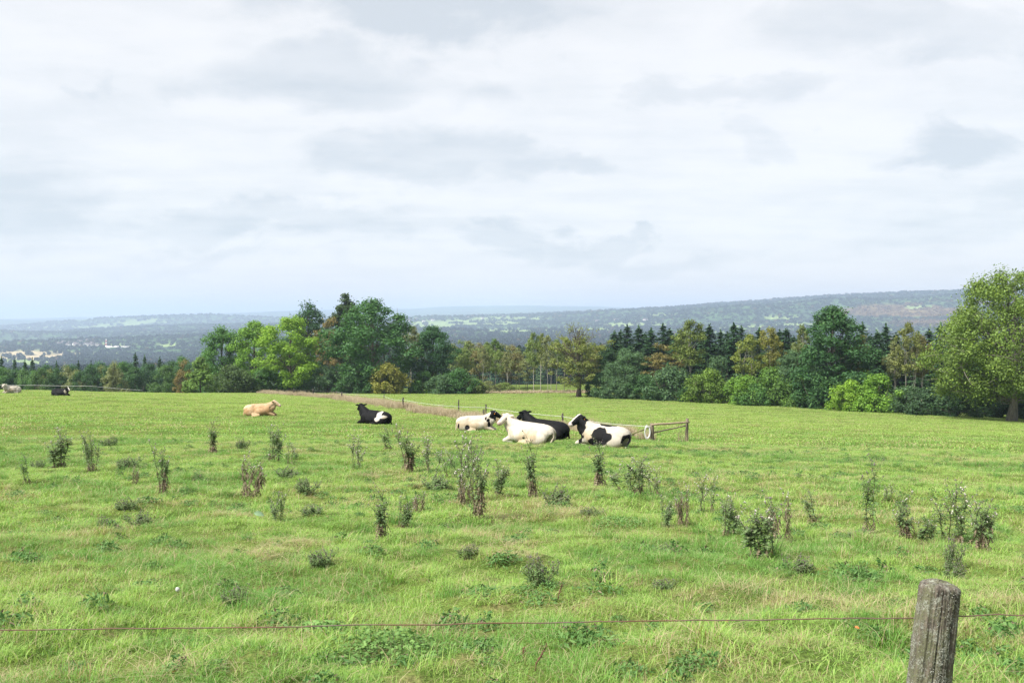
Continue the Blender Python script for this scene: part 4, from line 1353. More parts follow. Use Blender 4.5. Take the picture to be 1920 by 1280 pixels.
def make_cow(name, label, px, py, heading, neck_yaw=0.0, head_yaw=0.0, head_z=0.0, base=(0.62, 0.58, 0.50), patches=(), head_col=None, roll=1, tags=True, size=1.0,
             muzzle=(0.30, 0.24, 0.22), head_pitch=0.0):
    """a cow lying on its chest; local +X is forward. patches: (centre, radii, colour)"""
    g = Geo()
    E = g.blob
    E((0.0, 0.02 * roll, 0.40), (0.80, 0.46, 0.42), 24, 16)           # barrel
    E((0.10, 0.06 * roll, 0.34), (0.62, 0.52, 0.34), 24, 16)          # belly spread on the ground
    E((0.56, 0, 0.42), (0.46, 0.36, 0.42), 20, 14)                    # chest
    E((0.52, 0, 0.62), (0.30, 0.20, 0.27), 16, 12)                    # withers
    E((-0.66, 0, 0.42), (0.50, 0.46, 0.38), 20, 14)                   # rump
    for s in (-1, 1):
        E((-0.46, 0.23 * s, 0.665), (0.24, 0.15, 0.13), 14, 10)       # hip bones
        E((-0.93, 0.14 * s, 0.50), (0.18, 0.13, 0.14), 14, 10)        # pin bones
        E((-0.56, 0.34 * s, 0.30), (0.44, 0.21, 0.29), 16, 12)        # thigh
        E((-0.62, 0.25 * s, 0.46), (0.44, 0.22, 0.27), 16, 12)        # haunch
        E((0.50, 0.28 * s, 0.40), (0.28, 0.14, 0.28), 14, 10)         # shoulder
    capsule(g, (-0.98, 0, 0.60), (-0.55, 0, 0.71), 0.10, 0.115, 12)   # spine
    capsule(g, (-0.55, 0, 0.71), (0.45, 0, 0.755), 0.115, 0.13, 24)
    s = roll
    capsule(g, (-0.32, 0.50 * s, 0.15), (0.10, 0.56 * s, 0.10), 0.11, 0.07)      # upper hind leg, knee forward
    capsule(g, (0.10, 0.56 * s, 0.09), (-0.38, 0.64 * s, 0.06), 0.065, 0.045)     # shank back to the hock
    capsule(g, (-0.38, 0.64 * s, 0.06), (-0.10, 0.72 * s, 0.045), 0.045, 0.042)
    capsule(g, (-0.10, 0.72 * s, 0.045), (0.02, 0.73 * s, 0.04), 0.05, 0.045)     # hoof
    capsule(g, (-0.35, -0.42 * s, 0.13), (0.05, -0.42 * s, 0.08), 0.10, 0.06)
    for q in (-1, 1):                                                 # folded forelegs
        capsule(g, (0.66, 0.26 * q, 0.24), (1.02, 0.20 * q, 0.10), 0.115, 0.078)
        capsule(g, (1.02, 0.20 * q, 0.085), (0.72, 0.24 * q, 0.055), 0.066, 0.05)
        capsule(g, (0.72, 0.24 * q, 0.05), (0.62, 0.25 * q, 0.045), 0.055, 0.05)
    capsule(g, (-1.02, 0, 0.62), (-1.15, 0.05, 0.34), 0.05, 0.034, 6)  # tail
    capsule(g, (-1.15, 0.05, 0.34), (-1.06, 0.22 * s, 0.06), 0.034, 0.045, 6)
    nb = np.array([0.72, 0, 0.62])
    hp = rotz((0.97, 0, 1.02 + head_z), nb, neck_yaw)                 # poll
    th = rotz((0.94, 0, 0.66 + head_z * 0.5), nb, neck_yaw * 0.8)
    capsule(g, (0.50, 0, 0.58), hp - np.array([0, 0, 0.04]), 0.30, 0.145, 10)
    capsule(g, (0.62, 0, 0.40), th, 0.27, 0.155, 7)                    # brisket and dewlap
    capsule(g, th, hp - np.array([0, 0, 0.10]), 0.15, 0.12, 5)
    fa = neck_yaw + head_yaw
    fd = np.array([math.cos(fa) * math.cos(0.55 + head_pitch), math.sin(fa) * math.cos(0.55 + head_pitch), -math.sin(0.55 + head_pitch)])
    sdv = np.array([-math.sin(fa), math.cos(fa), 0])
    up = np.cross(fd, sdv)
    capsule(g, hp, hp + fd * 0.26, 0.148, 0.125, 6)                   # skull
    capsule(g, hp + fd * 0.24, hp + fd * 0.42, 0.112, 0.10, 5)       # nose
    capsule(g, hp + fd * 0.10 - up * 0.09, hp + fd * 0.42 - up * 0.05, 0.085, 0.06, 5)   # jaw
    E(hp + fd * 0.45, (0.108, 0.108, 0.098), 12, 9)                   # muzzle
    E(hp + up * 0.08 - fd * 0.03, (0.07, 0.07, 0.065), 10, 8)         # poll knob
    ears = []
    for q in (-1, 1):
        E(hp + fd * 0.17 + sdv * 0.105 * q + up * 0.05, (0.035, 0.035, 0.035), 8, 7)      # brow
        e0, e1 = hp + sdv * 0.12 * q + up * 0.02 - fd * 0.03, hp + sdv * 0.37 * q + up * 0.02 - fd * 0.07
        capsule(g, e0, (e0 + e1) / 2, 0.036, 0.062, 4)
        capsule(g, (e0 + e1) / 2, e1, 0.062, 0.026, 4)
        ears.append((e0, e1))
    tmp = link('tmp_cow', g.mesh('tmp_cow', M_COW))
    md = tmp.modifiers.new('r', 'REMESH')
    md.mode = 'VOXEL'
    md.voxel_size = 0.021
    sm = tmp.modifiers.new('s', 'SMOOTH')
    sm.factor, sm.iterations = 0.5, 12
    dg = bpy.context.evaluated_depsgraph_get()
    me = bpy.data.meshes.new_from_object(tmp.evaluated_get(dg))
    bpy.data.objects.remove(tmp)
    me.name = 'cow_body'
    me.polygons.foreach_set('use_smooth', np.ones(len(me.polygons), dtype=bool))
    n = len(me.vertices)
    V = np.empty(n * 3, dtype=np.float32)
    me.vertices.foreach_get('co', V)
    V = V.reshape(-1, 3).astype(float)
    C = np.tile(np.array(base, float), (n, 1))
    sh = abs(hash_s(name + label)) % 97
    wob = (fbm(V[:, 0] * 5 + sh, V[:, 2] * 5 + V[:, 1] * 3, 500 + sh, 3) - 0.5)
    for (c, r, colr) in patches:
        d = np.sqrt((((V - np.array(c)) / np.array(r)) ** 2).sum(1)) + wob * 0.75
        k = (1 - sstep(d, 0.94, 1.04))[:, None]
        C = C * (1 - k) + np.array(colr) * k
    rel = V - hp
    af, au, asd = rel @ fd, rel @ up, rel @ sdv
    if head_col is not None:
        inh = (np.linalg.norm(rel - fd * np.clip(af, -0.18, 0.5)[:, None], axis=1) < 0.36) & (af > -0.16)
        C[inh] = head_col[0]
        if head_col[1] is not None:                                   # blaze
            bl = inh & (np.abs(asd) < 0.055 + 0.03 * wob) & (au > 0.0) & (af > -0.1)
            C[bl] = head_col[1]
    mz = (af > 0.44) & (np.abs(asd) < 0.12) & (np.abs(au) < 0.14)
    C[mz] = muzzle
    for q in (-1, 1):
        ey = hp + fd * 0.16 + sdv * 0.138 * q + up * 0.02
        C[np.linalg.norm(V - ey, axis=1) < 0.032] = (0.012, 0.01, 0.01)
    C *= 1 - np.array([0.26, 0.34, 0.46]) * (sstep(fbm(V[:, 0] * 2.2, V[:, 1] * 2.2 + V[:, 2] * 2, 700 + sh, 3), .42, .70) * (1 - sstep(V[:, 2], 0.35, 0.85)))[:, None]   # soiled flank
    at = me.attributes.new('coat', 'FLOAT_COLOR', 'POINT')
    at.data.foreach_set('color', np.concatenate([C, np.ones((n, 1))], 1).astype(np.float32).ravel())
    p = gp(px, py)
    r = thing(name, label, 'cow', (p.x, p.y, p.z - 0.03), heading, 'cows resting in the pasture', (size,) * 3)
    link('body', me, r)
    if tags:
        for q, (e0, e1) in zip((-1, 1), ears):
            tg = Geo()
            c = e0 * 0.45 + e1 * 0.55 - up * 0.075 + fd * 0.02
            tg.tube([c + fd * 0.004, c + fd * 0.012], [0.034, 0.034], 8)
            link('ear_tag', tg.mesh('ear_tag', M_TAG), r)
    return r


def hash_s(s):
    h = 7
    for ch in s:
        h = (h * 31 + ord(ch)) % 1000003
    return h


WH, BK, TN = (0.44, 0.40, 0.335), (0.006, 0.006, 0.007), (0.39, 0.27, 0.16)
R_ = math.radians
make_cow('cow', 'white cow with dark eye patches, farthest left, facing the camera', 22, 736.5, R_(-118), 0.25, 0.1, 0.0, WH, [((1.25, 0, 1.0), (.05, .05, .05), BK)], (WH, None), 1, False, 0.95, (0.16, .13, .12))
make_cow('cow', 'black cow with white face blaze lying on the far left crest', 114, 741.5, R_(-12), -0.2, -0.3, -0.12, BK, [((0.75, 0, .55), (.16, .4, .3), WH)], (BK, (.6, .57, .5)), -1, False, 0.9)
make_cow('cow', 'tan cow lying side-on with its head to the right', 488, 779, R_(-4), 0.0, -0.05, -0.06, TN,
         [((-0.9, 0, .7), (.5, .6, .35), (.45, .34, .22)), ((.3, -.3, .45), (.6, .3, .28), (.36, .235, .13))], ((.43, .31, .20), (.50, .42, .33)), -1, True, 0.97, (.42, .32, .28))
make_cow('cow', 'black cow with one white patch on its rump, head turned to the left', 702, 795, R_(153), -0.12, -0.45, 0.07, BK, [((-0.60, 0.36, .60), (.15, .40, .30), (.48, .45, .41)), ((-0.52, .45, .36), (.20, .3, .13), (.48, .45, .41)), ((-.82, .3, .52), (.22, .3, .09), (.48, .45, .41))], (BK, None), -1, False, 1.0, (.03, .027, .027))
make_cow('cow', 'white cow with black spots and a black head, left of the white one', 893, 807, R_(-14), 0.30, 0.35, 0.0, WH,
         [((-.35, -.5, .25), (.13, .25, .14), BK), ((-.85, -.4, .32), (.07, .3, .15), BK), ((.72, -.25, .62), (.08, .2, .09), BK), ((.78, -.2, .42), (.07, .25, .17), BK), ((.60, -.2, .72), (.05, .2, .1), BK)],
         (BK, (.50, .47, .42)), -1, True, 0.96)
make_cow('cow', 'plain white cow lying in front of the black cow', 992, 831, R_(146), 0.48, 0.78, 0.0, (0.50, 0.455, 0.38), [((.1, .45, .72), (.05, .1, .04), BK), ((-.1, .55, .3), (.05, .2, .04), BK)], ((.47, .42, .35), None), 1, True, 1.03, (.40, .30, .27))
make_cow('cow', 'all-black cow lying behind the plain white cow', 1021, 823, R_(150), -0.05, -0.3, 0.05, BK, [], (BK, None), -1, False, 1.05, (.04, .04, .04))
make_cow('cow', 'black-and-white spotted cow with a black head beside the rope fence', 1131, 836, R_(146), 0.40, 0.62, 0.03, WH,
         [((.80, 0, .65), (.30, .6, .55), BK), ((-.05, .45, .55), (.30, .35, .24), BK), ((.02, .55, .22), (.42, .3, .17), BK), ((-.40, .48, .42), (.20, .3, .17), BK), ((-1.1, .15, .3), (.22, .4, .22), BK), ((-.2, 0, .85), (.35, .15, .10), BK)],
         (BK, (.50, .47, .42)), 1, True, 1.02, (.5, .42, .4))

# ------------------------------------------------------------------ fences
M_OLDWOOD = mat_simple('old_fence_wood', (0.20, 0.165, 0.12), (0.08, 0.065, 0.05), 9, 0.9, 0.6, (1, 1, 0.15))
M_PALEWOOD = mat_simple('pale_rail_wood', (0.36, 0.29, 0.20), (0.22, 0.17, 0.11), 9, 0.9, 0.5, (0.2, 1, 1))
M_DARKPOST = mat_simple('dark_post', (0.07, 0.06, 0.05), (0.035, 0.03, 0.028), 9, 0.9)
M_ROPE = mat_simple('white_rope', (0.66, 0.66, 0.64), (0.5, 0.5, 0.5), 30, 0.7)
M_METAL = mat_simple('grey_insulator', (0.12, 0.12, 0.12), None, 5, 0.5)


def fence_post(px, py, h, r, label, mat=None, lean=0.0, group='posts of the rope fence'):
    p = gp(px, py)
    rs = RS(int(px))
    g = Geo()
    tt = np.linspace(0, 1, 6)
    P = np.stack([lean * h * tt + rs.normal(size=6) * r * 0.12, rs.normal(size=6) * r * 0.12, -0.25 + (h + 0.25) * tt], -1)
    g.tube(P, r * (1.05 - 0.15 * tt), 9)
    o = thing('fence_post', label, 'fence post', p, 0, group)
    link('post', g.mesh('post', mat or M_DARKPOST, True), o)
    gi = Geo()
    gi.tube([(lean * h * .8 - r - 0.03, -r * 0.6, h * 0.8), (lean * h * .8 - r + .02, -r * 0.6, h * 0.8)], [0.02, 0.02], 6)
    link('insulator', gi.mesh('insulator', M_METAL), o)
    return p, Vector((lean * h * 0.8, -r, h * 0.8))


FP = []
for k, (px, py, h, r, lab) in enumerate((
    (437, 736.0, 0.95, 0.09, 'short pale post at the left end of the dry grass strip'), (476, 736.5, 0.9, 0.06, 'fence post above the tan cow'), (519, 738, 0.9, 0.06, 'fence post above and right of the tan cow'),
    (551, 740.5, 1.0, 0.07, 'fence post below the lime-green tree'), (587, 742.5, 1.1, 0.08, 'stout fence post right of the lime-green tree'), (631, 745.5, 1.0, 0.06, 'fence post above and left of the black cow'),
    (641, 749, 1.0, 0.08, 'dark fence post directly left above the black cow'), (720, 755, 1.05, 0.05, 'thin stake above the black cow'), (756, 766, 1.05, 0.08, 'dark post amid the dry grass right of the black cow'),
    (860, 774, 1.15, 0.06, 'fence post standing at the far side of the dry grass strip'), (911, 788, 1.1, 0.05, 'tall thin stake right behind the black-headed white cow'),
    (907, 789.5, 0.8, 0.06, 'short post beside the tall thin stake'), (1055, 803, 0.9, 0.06, 'post between the all-black and the spotted cow'))):
    p, a = fence_post(px, py, h, r, lab, mat_simple('weathered_post_%d' % k, (0.30, 0.25, 0.18), (0.16, 0.13, 0.10), 9) if k == 0 else None)
    FP.append(p + a)


def line_thing(name, pts, r, mat, label, cat, sag=0.03, k=5):
    g = Geo()
    P = []
    for a, b in zip(pts[:-1], pts[1:]):
        n = 12
        for i in range(n):
            u = i / n
            q = a.lerp(b, u)
            q.z -= sag * (b - a).length * 0.2 * 4 * u * (1 - u)
            P.append(tuple(q))
    P.append(tuple(pts[-1]))
    g.tube(np.array(P), r, k)
    return tag(link(name, g.mesh(name, mat, True)), label, cat)


# corner with rails by the gap
pa, pb = gp(1223, 827), gp(1287, 826.5)
cr = thing('fence_corner', 'weathered wooden fence corner of two posts with rails', 'fence', pa)
hA, hB = 0.80, 1.02


def part_tube(nm, A, B, ra, rb, mat, n=7):
    g = Geo()
    rs = RS(int(ra * 1e4) + len(nm))
    tt = np.linspace(0, 1, n)[:, None]
    P = np.array(A) * (1 - tt) + np.array(B) * tt + rs.normal(size=(n, 3)) * 0.006
    g.tube(P, np.linspace(ra, rb, n), 9)
    return link(nm, g.mesh(nm, mat, True), cr)


vb = pb - pa
part_tube('post', (0, 0, -0.25), (-0.03, 0, hA), 0.10, 0.09, M_OLDWOOD)
part_tube('post', (vb.x, vb.y, vb.z - 0.25), (vb.x + 0.03, vb.y, vb.z + hB), 0.075, 0.065, M_OLDWOOD)
part_tube('rail', (-0.04, -0.10, hA - 0.06), (vb.x + 0.10, vb.y - 0.08, vb.z + hB - 0.16), 0.05, 0.045, M_PALEWOOD)
part_tube('brace', (0.05, 0.09, 0.36), (vb.x + 0.02, vb.y + 0.09, vb.z + hB - 0.34), 0.032, 0.03, M_OLDWOOD)
pc_ = gp(1171, 818)
vc = pc_ - pa
part_tube('brace', (vc.x, vc.y, vc.z - 0.05), (-0.10, 0.02, 0.62), 0.032, 0.03, mat_simple('mossy_rail', (0.17, 0.18, 0.06), (0.10, 0.10, 0.05), 8, 0.9))
# rope coil hung on the corner post
cg_ = Geo()
rs = RS(77)
for k in range(9):
    an = np.linspace(0, 2 * np.pi, 25)
    a_, b_ = 0.115 + rs.normal() * 0.018, 0.27 + rs.normal() * 0.025
    cg_.tube(np.stack([np.cos(an) * a_ + rs.normal() * 0.012, -0.02 * rs.rand() + np.sin(an * 2) * 0.01 + k * 0.008, np.sin(an) * b_], -1), 0.0085, 5, cap=False)
coil = tag(link('rope_coil', cg_.mesh('rope_coil', M_ROPE, True)), 'coil of white rope hanging on the left corner post', 'rope')
coil.location = pa + Vector((-0.24, -0.16, 0.42))
ends = [pa + Vector((-0.09, -0.09, 0.66))] + [FP[k] for k in (12, 10, 8, 7, 5)]
line_thing('fence_rope', ends, 0.009, M_ROPE, 'white electric fence rope running from the corner post past the cows', 'rope')
line_thing('fence_wire', [FP[k] for k in (5, 4, 3, 2, 1, 0)], 0.02, M_DARKPOST, 'dark fence wire along the foot of the grove', 'wire')
# fence on the left crest
pts = []
for k, (px, D, lab) in enumerate(((-30, 139, 'fence post at the left end of the crest'), (64, 142, 'fence post between the two far cows'), (170, 145, 'fence post right of the far black cow'), (268, 150, 'fence post at the right end of the crest rope'))):
    p = at_dist(px, D)
    g = Geo()
    g.tube([(0, 0, -0.2), (0, 0, 1.0)], [0.035, 0.03], 7)
    o = thing('crest_fence_post', lab, 'fence post', p, 0, 'posts of the crest fence')
    link('post', g.mesh('post', M_DARKPOST), o)
    pts.append(p + Vector((0, -0.05, 0.92 if k < 3 else 0.4)))
line_thing('crest_rope', pts, 0.022, M_ROPE, 'white fence rope on the left crest behind the far cows', 'rope', 0.02)

# dry brown grass along the rope fence
def mat_dry():
    m, t = newmat('dry_weeds')
    geo = t.n('ShaderNodeNewGeometry')
    oi = t.n('ShaderNodeObjectInfo')
    c = t.mix(geo.outputs['Random Per Island'], (0.36, 0.295, 0.185), (0.62, 0.53, 0.38))
    c = t.mix(t.m('MULTIPLY', oi.outputs['Random'], 0.45), c, (0.30, 0.23, 0.14))
    p = t.n('ShaderNodeBsdfDiffuse', Color=c)
    tr = t.n('ShaderNodeBsdfTranslucent', Color=c)
    finish(t, t.n('ShaderNodeMixShader', i0=0.3, i1=p, i2=tr))
    return m


M_DRY = mat_dry()
rs = RS(88)
strip = [(340, 735.5, 1.6), (420, 736.5, 1.8), (520, 739, 2.0), (600, 744, 2.2), (650, 749, 2.2), (720, 759, 1.7), (780, 769, 1.5), (850, 780, 1.2), (900, 789, 1.0), (960, 795, .8), (1020, 800, .7), (1075, 806, .7),
         (1130, 811, .75), (1170, 815, .7), (1210, 822, .7), (1250, 826, .7), (1280, 828, .4)]
pp = []
for (x0, y0, w0), (x1, y1, w1) in zip(strip[:-1], strip[1:]):
    A, B = gp(x0, y0), gp(x1, y1)
    n = int((B - A).length * 17 * (1.4 if A.y > 90 else 1.0))
    for _ in range(n):
        u = rs.rand()
        q = A.lerp(B, u)
        d = (B - A).normalized()
        o = rs.normal() * (w0 + (w1 - w0) * u) * 0.40
        if fbm(np.array([q.x / 1.5]), np.array([q.y / 1.5]), 191, 2)[0] > 0.36 + 0.25 * rs.rand() - 0.1:
            pp.append((q.x - d.y * o, q.y + d.x * o))
pp = np.array(pp)
n = len(pp)
zz = terrain(pp[:, 0], pp[:, 1])
hs = 0.35 + 1.15 * fbm(pp[:, 0] / 2.0, pp[:, 1] / 2.0, 161, 3) + rs.rand(n) * 0.25
scatter('dry_grass_strip', np.column_stack([pp, zz]), np.stack([0 * zz, 0 * zz, rs.rand(n) * 6.28], -1), np.stack([0 * zz + 1, 0 * zz + 1, hs], -1), rs.randint(0, 3, n),
        [tuft(341, 60, 0.22, 0.50, 0.014, 0, 0.45, mat=M_DRY), tuft(342, 60, 0.25, 0.62, 0.014, 0, 0.4, mat=M_DRY), tuft(343, 45, 0.22, 0.42, 0.016, 0, 0.6, mat=M_DRY)],
        label='strip of dry brown grass along the rope fence')

# dead bracken and dry weeds at the foot of the middle thicket
pp = np.array([((px - 960) / F * D, D) for px, D in zip(rs.uniform(865, 1130, 420), rs.uniform(183, 190, 420))])
zz = terrain(pp[:, 0], pp[:, 1])
n = len(pp)
scatter('dry_bracken', np.column_stack([pp, zz]), np.stack([0 * zz, 0 * zz, rs.rand(n) * 6.28], -1), np.stack([0 * zz + 1.6, 0 * zz + 1.6, rs.uniform(.5, 1.4, n)], -1), rs.randint(0, 2, n),
        [tuft(351, 40, 0.25, 0.5, 0.03, 0, 0.6, mat=M_DRY), tuft(352, 40, 0.25, 0.4, 0.03, 0, 0.8, mat=M_DRY)], label='dry brown bracken at the foot of the middle birches')

# ------------------------------------------------------------------ foreground post and wire
PD = 3.25
bx = (1738 - 960) / F * PD
tx, tz = ray(1762, 1086)
top = Vector((tx * PD, PD, EYE + tz * PD))
btx, btz = ray(1740, 1280)
bot = Vector((btx * PD, PD, EYE + btz * PD))
axis = (top - bot).normalized()
gz = float(terrain(bot.x, PD))
foot = top - axis * ((top.z - gz + 0.12) / axis.z)
Lp = (top - foot).length
NA, NH = 150, 260
an = np.linspace(0, 2 * np.pi, NA, endpoint=False)
hh = np.linspace(0, 1, NH)
AN, HH = np.meshgrid(an, hh)
zl = HH * Lp
r0 = 0.0625 + 0.006 * (1 - HH)
# squarish, weathered section
r = r0 * (1 + 0.05 * np.cos(2 * AN + 0.6) + 0.03 * np.cos(3 * AN + 1.1) + 0.025 * np.cos(5 * AN + 2 * HH))
ca, sa = np.cos(AN), np.sin(AN)
grain = fbm(AN * 22 / 6.2832 * 2.0, zl * 5, 601, 4)
r = r - 0.008 * np.abs(grain - 0.5) * 2 + 0.006 * (fbm(AN * 3 / 1.0, zl * 9, 611, 4) - 0.5) + 0.004 * (fbm(AN * 20, zl * 90, 621, 3) - 0.5)
for (c0, dep, wd, ph, z0) in ((-0.86, 0.046, 0.055, 0.0, 0.0), (-1.75, 0.009, 0.035, 1.3, 0.2), (-2.35, 0.010, 0.04, 2.2, 0.1), (-2.9, .008, .03, .4, 0.), (0.3, .012, .04, .7, 0.)):
    cc = c0 + 0.07 * np.sin(zl * 6 + ph) + 0.10 * (fbm(zl * 7 + ph, zl * 0 + ph, 631, 3) - 0.5) - 0.10 * (HH - 0.8)
    dd = np.abs((AN - cc + np.pi) % (2 * np.pi) - np.pi)
    r = r - dep * np.exp(-(dd / wd) ** 2) * sstep(HH, z0 - 0.05, z0 + 0.1)
r = np.maximum(r, 0.01)
# rounded, worn top: the last rows close over
dome = np.clip((HH - 0.972) / 0.028, 0, 1)
r = r * np.sqrt(np.maximum(1 - dome ** 2.6, 0.0004))
zz = zl - 0.010 * dome * (fbm(ca * 3 + 5, sa * 3 + 5, 641, 3)) + 0.012 * (fbm(ca * 1.4 + 2, sa * 1.4, 651, 2) - 0.5) * sstep(HH, 0.85, 1.0)
V = np.stack([ca * r, sa * r, zz], -1).reshape(-1, 3)
i, j = np.meshgrid(np.arange(NH - 1), np.arange(NA), indexing='ij')
a = i * NA + j
b = i * NA + (j + 1) % NA
Q = np.stack([a, b, b + NA, a + NA], -1).reshape(-1, 4)
tops = np.arange(NA) + (NH - 1) * NA


def mat_post():
    m, t = newmat('weathered_post_wood')
    pos = t.n('ShaderNodeTexCoord').outputs['Object']
    gr = t.noise(t.vm('MULTIPLY', pos, (1, 1, 0.06)), 95, 6, 0.7, 0.2)
    pa_ = t.noise(t.vm('MULTIPLY', pos, (1, 1, 0.5)), 16, 5, 0.65)
    fi = t.noise(pos, 210, 4, 0.7)
    c = t.mix(t.smooth(gr, 0.35, 0.66), (0.035, 0.029, 0.022), (0.155, 0.128, 0.098))
    moss = t.m('MULTIPLY', t.smooth(pa_, 0.42, 0.56), t.smooth(fi, 0.35, 0.6))
    c = t.mix(t.m('MULTIPLY', moss, 0.85), c, (0.125, 0.135, 0.065))
    li = t.m('MULTIPLY', t.smooth(t.noise(t.vm('ADD', pos, (3, 1, 7)), 26, 6, 0.75), 0.48, 0.58), t.smooth(fi, 0.42, 0.58))
    c = t.mix(t.m('MULTIPLY', li, 0.85), c, (0.27, 0.28, 0.235))
    b = t.n('ShaderNodeBump', Strength=0.9, Distance=0.006, Height=t.m('ADD', gr, t.m('MULTIPLY', fi, 0.6)))
    finish(t, t.n('ShaderNodeBsdfPrincipled', Base_Color=c, Roughness=0.92, Normal=b))
    return m


post = thing('wooden_post', 'old leaning lichen-covered wooden post in the right foreground', 'post', foot)
post.rotation_euler = axis.to_track_quat('Z', 'Y').to_euler()
post.rotation_euler = (Matrix.Rotation(math.atan2(axis.x, axis.z), 3, 'Y')).to_euler()
link('timber', mesh_np('timber', V, Q, mat_post(), True), post)
# lichen crust: small curled flakes on the camera side
rs = RS(91)
lg = Geo()
Vg = V.reshape(NH, NA, 3)
NC = 60000
ii, jj = rs.randint(20, NH - 6, NC), rs.randint(0, NA, NC)
ang = (an[jj] + np.pi) % (2 * np.pi) - np.pi
hz_ = ii / NH
pr = 0.10 + 0.9 * np.exp(-((ang + 1.25 + 0.5 * (hz_ - 0.6)) / 0.33) ** 2) * np.where(hz_ < 0.90, 1, 0.3) + 0.35 * np.exp(-((ang + 0.2) / 0.3) ** 2)
pr = pr * sstep(fbm(ang * 6.0, hz_ * 22.0, 661, 3), 0.40, 0.60)
ok = np.nonzero(rs.rand(NC) < pr)[0][:5200]
p = Vg[ii[ok], jj[ok]]
nn = p * np.array([1, 1, 0.0])
nn /= np.linalg.norm(nn, axis=1)[:, None] + 1e-9
n = len(ok)
Vl, Ql = leaves(rs, p + nn * rs.uniform(0.0005, 0.004, (n, 1)), nn + rs.normal(size=(n, 3)) * 0.55 + np.array([0, 0, 0.3]), rs.uniform(0.0015, 0.0055, n), rs.uniform(0.0015, 0.004, n))
lg.add(Vl, Ql)
o = link('lichen', lg.mesh('lichen', mat_simple('grey_lichen', (0.27, 0.275, 0.235), (0.13, 0.135, 0.10), 60, 0.95)), post)
o['kind'] = 'stuff'
sg = Geo()
wy = PD + 0.075
wz = EYE + ray(1795, 1155)[1] * wy
wx = (1795 - 960) / F * wy


def wp(px, py, D):
    a_, b_ = ray(px, py)
    return np.array([a_ * D, D, EYE + b_ * D])


W = np.stack([wp(px, py, D) for px, py, D in ((-420, 1184, 3.62), (0, 1181, 3.52), (320, 1177, 3.47), (640, 1172, 3.43), (960, 1167, 3.40), (1280, 1162.5, 3.37), (1500, 1159.5, 3.35), (1712, 1157, 3.335), (1760, 1155.5, 3.33), (1800, 1154, 3.335), (1920, 1152, 3.33), (2250, 1147, 3.30))])
tt = np.linspace(0, 1, 160)
uk = np.linspace(0, 1, len(W))
Wf = np.stack([np.interp(tt, uk, W[:, k]) for k in range(3)], -1)
rs = RS(14)
Wf[:, 2] += np.convolve(rs.normal(size=160) * 0.0035, np.ones(7) / 7, 'same')
g = Geo()
g.tube(Wf, 0.0021, 6)
tag(link('fence_wire_rusty', g.mesh('fence_wire_rusty', mat_simple('rusty_wire', (0.125, 0.058, 0.034), (0.12, 0.09, 0.07), 3.0, 0.7), True)), 'thin rusty wire stretched across the foreground behind the post', 'wire')
# staple holding the wire on the field side of the post
q = wp(1790, 1154.5, 3.30)
sg.tube(np.array([q + (-0.004, 0, 0.012), q + (0.006, 0.03, 0.012), q + (0.009, 0.04, 0), q + (0.006, 0.03, -0.012), q + (-0.004, 0, -0.012)]), 0.0016, 5)
so = link('staple', sg.mesh('staple', M_METAL), post)
bpy.context.view_layer.update()
so.matrix_parent_inverse = post.matrix_world.inverted()

# ------------------------------------------------------------------ small things in the grass
p = gp(333, 1118)
d = thing('dandelion', 'white dandelion clock in the left foreground grass', 'dandelion', p)
g = Geo()
g.tube([(0, 0, -0.02), (0.004, 0, 0.03), (0, 0, 0.045)], 0.002, 5)
link('stem', g.mesh('stem', M_WSTEM), d)
rs = RS(15)
dv = rs.normal(size=(260, 3))
dv /= np.linalg.norm(dv, axis=1)[:, None]
g = Geo()
Vl, Ql = leaves(rs, dv * 0.019 * rs.uniform(0.8, 1.05, (260, 1)) + np.array([0, 0, 0.06]), dv, 0.008, 0.006)
g.add(Vl, Ql)
g.blob((0, 0, 0.06), (0.014, 0.014, 0.014), 10, 7)
link('seed_head', g.mesh('seed_head', mat_simple('dandelion_fluff', (0.62, 0.62, 0.60))), d)
M_DOCK = mat_simple('dead_dock', (0.16, 0.075, 0.045), (0.09, 0.05, 0.035), 20, 0.9)
for (px, b_, t_, dxp, lab) in ((1003, 1258, 1208, 22, 'bent dark red-brown dead stalk at the bottom middle'), (982, 1238, 1212, 0, 'short straight brown stalk left of the bent one'), (1046, 1124, 1094, 8, 'small red-brown stalk below the near dark weed clump')):
    p = gp(px, b_)
    h = (ray(px, t_)[1] - ray(px, b_)[1]) * p.y
    g = Geo()
    k = dxp / F * p.y
    g.tube([(0, 0, -0.03), (0.1 * k, 0, h * .3), (0.35 * k, 0, h * .45), (k, 0, h)], [0.005, 0.0045, 0.005, 0.002], 6)
    o = thing('dead_stalk', lab, 'stalk', p, 0, 'dead stalks in the foreground')
    link('stem', g.mesh('stem', M_DOCK), o)
    g = Geo()
    rs = RS(int(px))
    for u in np.linspace(0.5, 1, 14):
        c_ = np.array([0.35 * k + (k - .35 * k) * (u - .5) * 2, 0, h * (.45 + .55 * (u - .5) * 2)]) + rs.normal(size=3) * 0.004
        g.blob(c_, (0.004, 0.004, 0.006), 5, 4)
    link('seeds', g.mesh('seeds', M_DOCK), o)
M_DOCKLEAF = mat_simple('pale_dock_leaf', (0.22, 0.32, 0.20), (0.16, 0.26, 0.13), 12, 0.5)
M_FALLEN = mat_simple('fallen_leaf', (0.42, 0.13, 0.035), (0.30, 0.16, 0.05), 20, 0.6)


